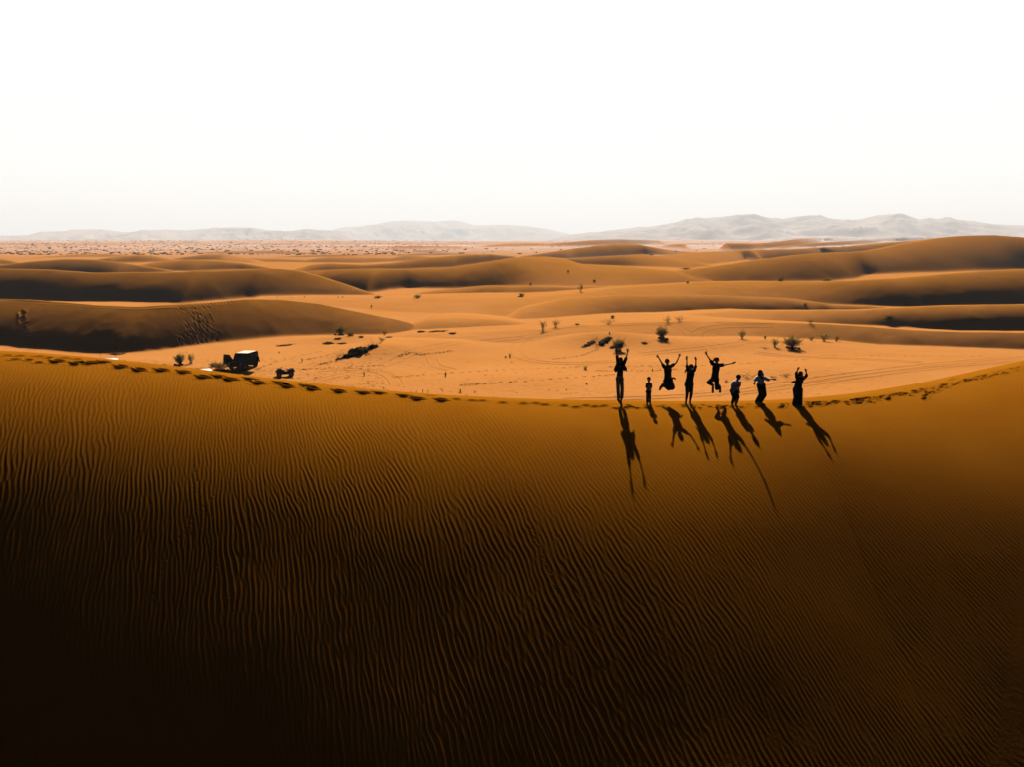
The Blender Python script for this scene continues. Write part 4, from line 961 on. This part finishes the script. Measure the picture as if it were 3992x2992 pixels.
def bush(u, v, w_, h_, kind, label, seed):
    p = hit(u, v); k = px_m(p)/math.cos(PITCH)*1.0; W = w_*k; H = h_*k*1.02; g = random.Random(seed)
    t = empty('desert_shrub', (p.x, p.y, p.z)); tag(t, label, 'shrub', 'desert shrubs scattered over the sand')
    dens, leaf, nst, br = {'dense': (1.0, 'leafdark', 46, 5), 'green': (.9, 'leafgreen', 44, 5), 'sparse': (.28, 'leafgreen', 15, 4), 'bare': (.05, 'leafdark', 11, 4), 'sticks': (.02, 'leafyellow', 14, 2), 'low': (.6, 'leafdark', 40, 3)}[kind]
    ln = stem_lines(g, W, H, nst, 1.0 if kind != 'sticks' else 1.6, br)
    bm = bmesh.new(); twigs_mesh(bm, ln, .008+.008*H); link('stems', bm, M['twig'], t)
    n = int(900*dens*max(.4, W*H/2.5))
    if n > 8:
        bm = bmesh.new(); leaves_mesh(bm, g, ln, n, .05+.012*H); link('foliage', bm, M[leaf], t)
    if kind in ('dense', 'green', 'low'):        # dark heart and root heap
        bm = bmesh.new()
        for i in range(9): ellip(bm, (g.gauss(0, W*.2), g.gauss(0, W*.12), H*g.uniform(-.02, .06)), (W*g.uniform(.07, .16), W*.12, H*g.uniform(.06, .16)), None, 8)
        merged('root_heap', bm, M['litter'], t, .045)
    return t
BUSHES = [
 (702,1424,44,46,'green','round olive green bush left of the camp scrub, larger of the pair'), (743,1416,36,40,'sparse','airy round bush on a thin stem, just right of the olive green bush'),
 (862,1444,70,36,'low','dark scrub heap between the white car roof and the black car'), (835,1428,46,14,'low','low dark twigs above the white car roof'), (640,1429,26,7,'low','tiny dark weed left of the two round bushes'),
 (1326,1306,44,38,'low','ragged dark shrub at the foot of the left dune'), (1366,1308,46,15,'low','dark low clump joined right of the ragged shrub at the dune foot'),
 (1498,1306,32,20,'bare','small brown bush on the rim above the dark bank'), (1489,1330,30,15,'sparse','pale green bush just above the long dark bank'),
 (2115,1286,36,46,'bare','tall bare bush on the pale rise, left of its twin'), (2166,1275,42,36,'bare','wide bare bush on the pale rise, right of its twin'),
 (2264,1137,32,34,'bare','dark dead shrub on the far slope, standing alone'), (2372,1263,56,27,'sticks','thin dry branches on the rim right of the bare twins'), (2388,1241,16,12,'green','little dark green tuft above the thin dry branches'),
 (1627,1161,34,13,'green','green clump far off at the tail of the left dune'), (1475,1160,40,8,'low','flat green weed at the tip of the far left dune'),
 (2579,1320,54,48,'dense','dense round green bush above the leaping person in black'), (2892,1320,40,38,'sparse','upright airy bush with fanned stems on the right plain'),
 (2602,1255,36,30,'sticks','left stand of bare yellow twigs on the far rim'), (2652,1253,34,30,'sticks','right stand of bare yellow twigs on the far rim'),
 (2983,1321,14,15,'sparse','tiny yellow green bush between two airy bushes'), (3020,1352,34,38,'sparse','thin bush touching the left of the big double bush'), (3085,1358,74,48,'dense','biggest dark bush on the right plain'),
 (2980,1360,36,10,'sticks','low straw left of the big dark bush'), (3158,1261,30,20,'bare','small bare bush on the right rim'), (2412,1369,56,50,'dense','big dark bush behind the leftmost person'),
 (3213,1330,46,40,'sparse','shaded bush on the right slope foot'), (3259,1330,26,26,'sparse','smaller shaded bush at the end of the right row'), (3163,1328,28,20,'sparse','low shaded bush starting the right row'),
 (3467,1242,44,16,'low','low dark weed high on the right black dune'),
 (2916,1477,66,30,'sticks','wide spray of dry sticks left of the woman in white'), (2830,1493,18,15,'sticks','small straw bundle beside the crouching person'), (3064,1469,42,18,'sticks','dry sticks right of the woman in white'), (3015,1472,26,9,'sticks','short dry sticks close right of the woman in white'),
 (2681,1104,12,9,'low','small dark bush at the foot of the far right dune'), (3042,1095,26,14,'low','dark bush at the foot of the big right dune'), (3228,1093,44,8,'low','dark weeds trailing along the big right dune foot'), (2675,1049,46,7,'low','thin dark weeds beneath the far crest'),
 (2033,1155,30,14,'low','dark weeds on the shaded flank of the small middle dune'), (3139,1190,14,10,'low','dark tuft on the shaded middle dune'), (1449,1200,11,15,'bare','tiny bare bush on the pale slope beyond the left dune'),
 (2068,1108,12,5,'low','speck of scrub on the far lit slope'), (2214,1059,9,6,'low','speck of scrub high on the far lit slope'), (2317,1095,14,6,'low','speck of scrub near the lone dead shrub'), (2250,1267,20,6,'low','small weed between twins and dry branches')]
for i, b in enumerate(BUSHES): bush(*b, 100+i)
def tuft(u, v, w_, h_, leaf, label, seed):
    p = hit(u, v); k = px_m(p)/math.cos(PITCH); W = w_*k; H = h_*k; g = random.Random(seed); bm = bmesh.new()
    for i in range(90 if w_ > 14 else 46):
        a = g.uniform(0, 6.283); r = W*.10*g.random(); lean = g.random()**.7; b = Vector((math.cos(a)*r, math.sin(a)*r, -.02)); tip = Vector((math.cos(a)*lean*W*.5, math.sin(a)*lean*W*.5, H*(1-.45*lean)*g.uniform(.7, 1)))
        m_ = b.lerp(tip, .5)+Vector((0, 0, H*.12)); s_ = Vector((-math.sin(a), math.cos(a), 0))*(.010+.006*W)
        q = [bm.verts.new(x) for x in (b-s_, b+s_, m_+s_*.8, m_-s_*.8, tip)]; bm.faces.new(q[:4]); bm.faces.new((q[3], q[2], q[4]))
    o = link('grass_tuft', bm, M[leaf], None); o.location = p; tag(o, label, 'grass tuft', 'grass tufts on the open sand')
TUFTS = [(1420,1464,14,24,'leafgreen','green grass tuft on the left plain, right of the quad bike'), (1737,1467,16,25,'leafgreen','green grass tuft in the middle of the empty plain'), (1988,1392,18,22,'leafgreen','taller half of the green tufts beside the looping wheel track'), (1972,1394,16,11,'leafgreen','shorter half of the green tufts beside the looping wheel track'),
 (2282,1440,36,30,'leafyellow','bright yellow grass tuft left of the tallest person'), (2287,1499,15,10,'leafgreen','small green tuft below the bright yellow one'), (2208,1522,12,6,'leafgreen','tiny flat tuft near the ridge left of the group'),
 (1795,1530,20,20,'leafyellow','largest straw tuft in the row along the ridge'), (1648,1532,9,21,'leafyellow','tall thin straw tuft in the row along the ridge'), (1668,1532,7,15,'leafyellow','short straw right of the tall thin tuft'), (1725,1529,7,12,'leafyellow','lone short straw left of the largest ridge tuft'), (1850,1533,8,13,'leafyellow','last straw at the right end of the ridge row'),
 (1496,1518,8,12,'leafyellow','first straw at the left end of the ridge row'), (1623,1531,6,9,'leafyellow','tiniest straw just left of the tall thin tuft'), (1993,1412,12,5,'leafgreen','flat weed under the looping wheel track tufts'), (2543,1447,13,18,'leafyellow','pale tuft between the boy and the leaping person'),
 (1141,1476,13,10,'leafgreen','green tuft touching the right rear of the quad bike'), (1088,1375,14,9,'leafgreen','green tuft far behind the quad bike'), (1178,1410,12,23,'leafgreen','upright green tuft right of the black car'), (2376,1300,16,11,'leafgreen','tuft on top of the ragged dark mound'),
 (1187,1159,8,9,'leafgreen','dark green sprig on the rim behind the left dune'), (1078,1160,6,6,'leafgreen','leftmost sprig on the rim behind the left dune'), (1136,1160,5,5,'leafgreen','tiny sprig left of the dark green rim sprig'), (1318,1159,8,7,'leafdark','left of two dark sprigs at the far end of the rim'), (1336,1159,8,7,'leafdark','right of two dark sprigs at the far end of the rim')]
for i, t in enumerate(TUFTS): tuft(*t, 300+i)
def hummock(u, v, w_, h_, slope, label, seed, rag=1.0):
    p = hit(u, v); k = px_m(p)/math.cos(PITCH); W = w_*k; H = max(h_*k*.5, .12); g = random.Random(seed); t = empty('scrub_mound', p); tag(t, label, 'mound', 'dark root mounds on the sand')
    bm = bmesh.new(); n = max(6, int(W*7))
    for i in range(n):
        f = max(-.5, min(.5, g.gauss(0, .24))); x = f*W; env = max(.12, 1-(2*f)**2)*g.uniform(.5, 1); y = -f*W*slope+g.gauss(0, .10*W)*env
        z = zat(p.x+x, p.y+y)-p.z
        ellip(bm, (x, y, z+H*.2*env), (W/n*g.uniform(1.6, 3.6), g.uniform(.3, .7)*(.5+env), H*env*g.uniform(.35, 1.0)*rag), Matrix.Rotation(g.uniform(-.6, .6), 3, 'Z'), 8)
    merged('soil_heap', bm, M['litter'], t, .07)
    bm = bmesh.new(); ln = []
    for i in range(n*5):
        f = g.uniform(-.5, .5); x = f*W; y = -f*W*slope+g.gauss(0, .3); z = zat(p.x+x, p.y+y)-p.z; b = Vector((x, y, z+H*.3)); e = b+Vector((g.gauss(0, .3), g.gauss(0, .3), abs(g.gauss(0, 1))*H*.5)); ln.append((b, b.lerp(e, .5), e))
    twigs_mesh(bm, ln, .016); link('dead_twigs', bm, M['twig'], t)
for i, h_ in enumerate([(1402,1374,134,52,-1.3,'long slanting dark bank of roots in the middle of the left plain'), (1279,1339,34,17,0,'dark lump left above the long dark bank'), (1318,1320,24,11,0,'dark lump right under the ragged shrub'), (1333,1338,36,8,0,'flat dark lump above the long dark bank'),  # the long bank's shaded scarp is put into the dark litter colour
   (1516,1315,20,11,0,'small dark lump right of the small brown bush'), (1409,1313,12,8,0,'tiny dark lump left of the small brown bush'), (1642,1294,26,12,0,'rounded dark lump starting the row on the rim'), (1706,1292,76,10,-.3,'ragged row of dark clods on the rim'), (1765,1299,22,10,0,'dark lump ending the row on the rim'),
   (2300,1338,64,16,-1.5,'left arm of the ragged dark mound near the leftmost person'), (2352,1333,70,30,-1.5,'upper body of the ragged dark mound near the leftmost person'), (2395,1352,46,14,-1.0,'small dark heap left beside the big dark bush'), (2510,1336,22,7,0,'small dark clods below the dense round bush'),
   (890,1452,60,12,0,'dark litter strip under the camp scrub'), (740,1441,70,12,0,'dark litter strip left of the dome tent'), (460,1380,46,9,0,'dark heap at the foot of the shaded left dune'), (1110,1346,60,8,-.6,'dark ledge on the sand behind the black car')]): hummock(*h_, 500+i)
# a far belt of scrub under the hills that nobody could count
g = random.Random(77); _b0 = bmesh.new(); bmesh.ops.create_icosphere(_b0, subdivisions=1, radius=1); _V = np.array([v.co[:] for v in _b0.verts]); _Fc = np.array([[v.index for v in f.verts] for f in _b0.faces]); _b0.free()
vv = []; ff = []
for i in range(2600):
    y = 560+2600*g.random()**1.6; lft = g.random() < .68; a = -38+33*g.random()**1.25 if lft else g.uniform(-38, 38); x = y*math.tan(R(a)); z = zat(x, y)
    if z > 8.5 and y < 1500: continue
    s_ = g.uniform(.3, 1.1)**1.3*(.7+.3*y/1500)
    for k in range(3):
        o_ = np.array((x+g.gauss(0, s_*1.2), y+g.gauss(0, s_), z+s_*.3)); ff.append(_Fc+len(vv)*len(_V)); vv.append(_V*np.array((s_*g.uniform(.7, 1.4), s_, s_*g.uniform(.4, .8)))*(1+.25*np.array([g.random() for _ in range(len(_V))]))[:, None]+o_)
me = bpy.data.meshes.new('far_scrub'); me.from_pydata(np.concatenate(vv).tolist(), [], np.concatenate(ff).tolist()); me.materials.append(mat('far_scrub_leaf', (.10, .085, .06), rough=1))
o = bpy.data.objects.new('far_scrub', me); COL.objects.link(o); o['kind'] = 'stuff'
# ---------------------------------------------------------------- the dusty air
hm = bpy.data.materials.new('dusty_air'); hm.use_nodes = True
hn = hm.node_tree; hn.nodes.clear()
ho = hn.nodes.new('ShaderNodeOutputMaterial'); pv = hn.nodes.new('ShaderNodeVolumePrincipled')
pv.inputs['Color'].default_value = (0.84, 0.90, 1.0, 1); pv.inputs['Density'].default_value = 0.000095; pv.inputs['Anisotropy'].default_value = 0.06
hn.links.new(pv.outputs[0], ho.inputs['Volume'])
me = bpy.data.meshes.new('haze'); bm = bmesh.new(); bmesh.ops.create_cube(bm, size=1)
bm.to_mesh(me); bm.free(); me.materials.append(hm)
hz = bpy.data.objects.new('haze', me); COL.objects.link(hz); hz['kind'] = 'stuff'
hz.scale = (44000, 44000, 760); hz.location = (0, 0, 760/2-40)
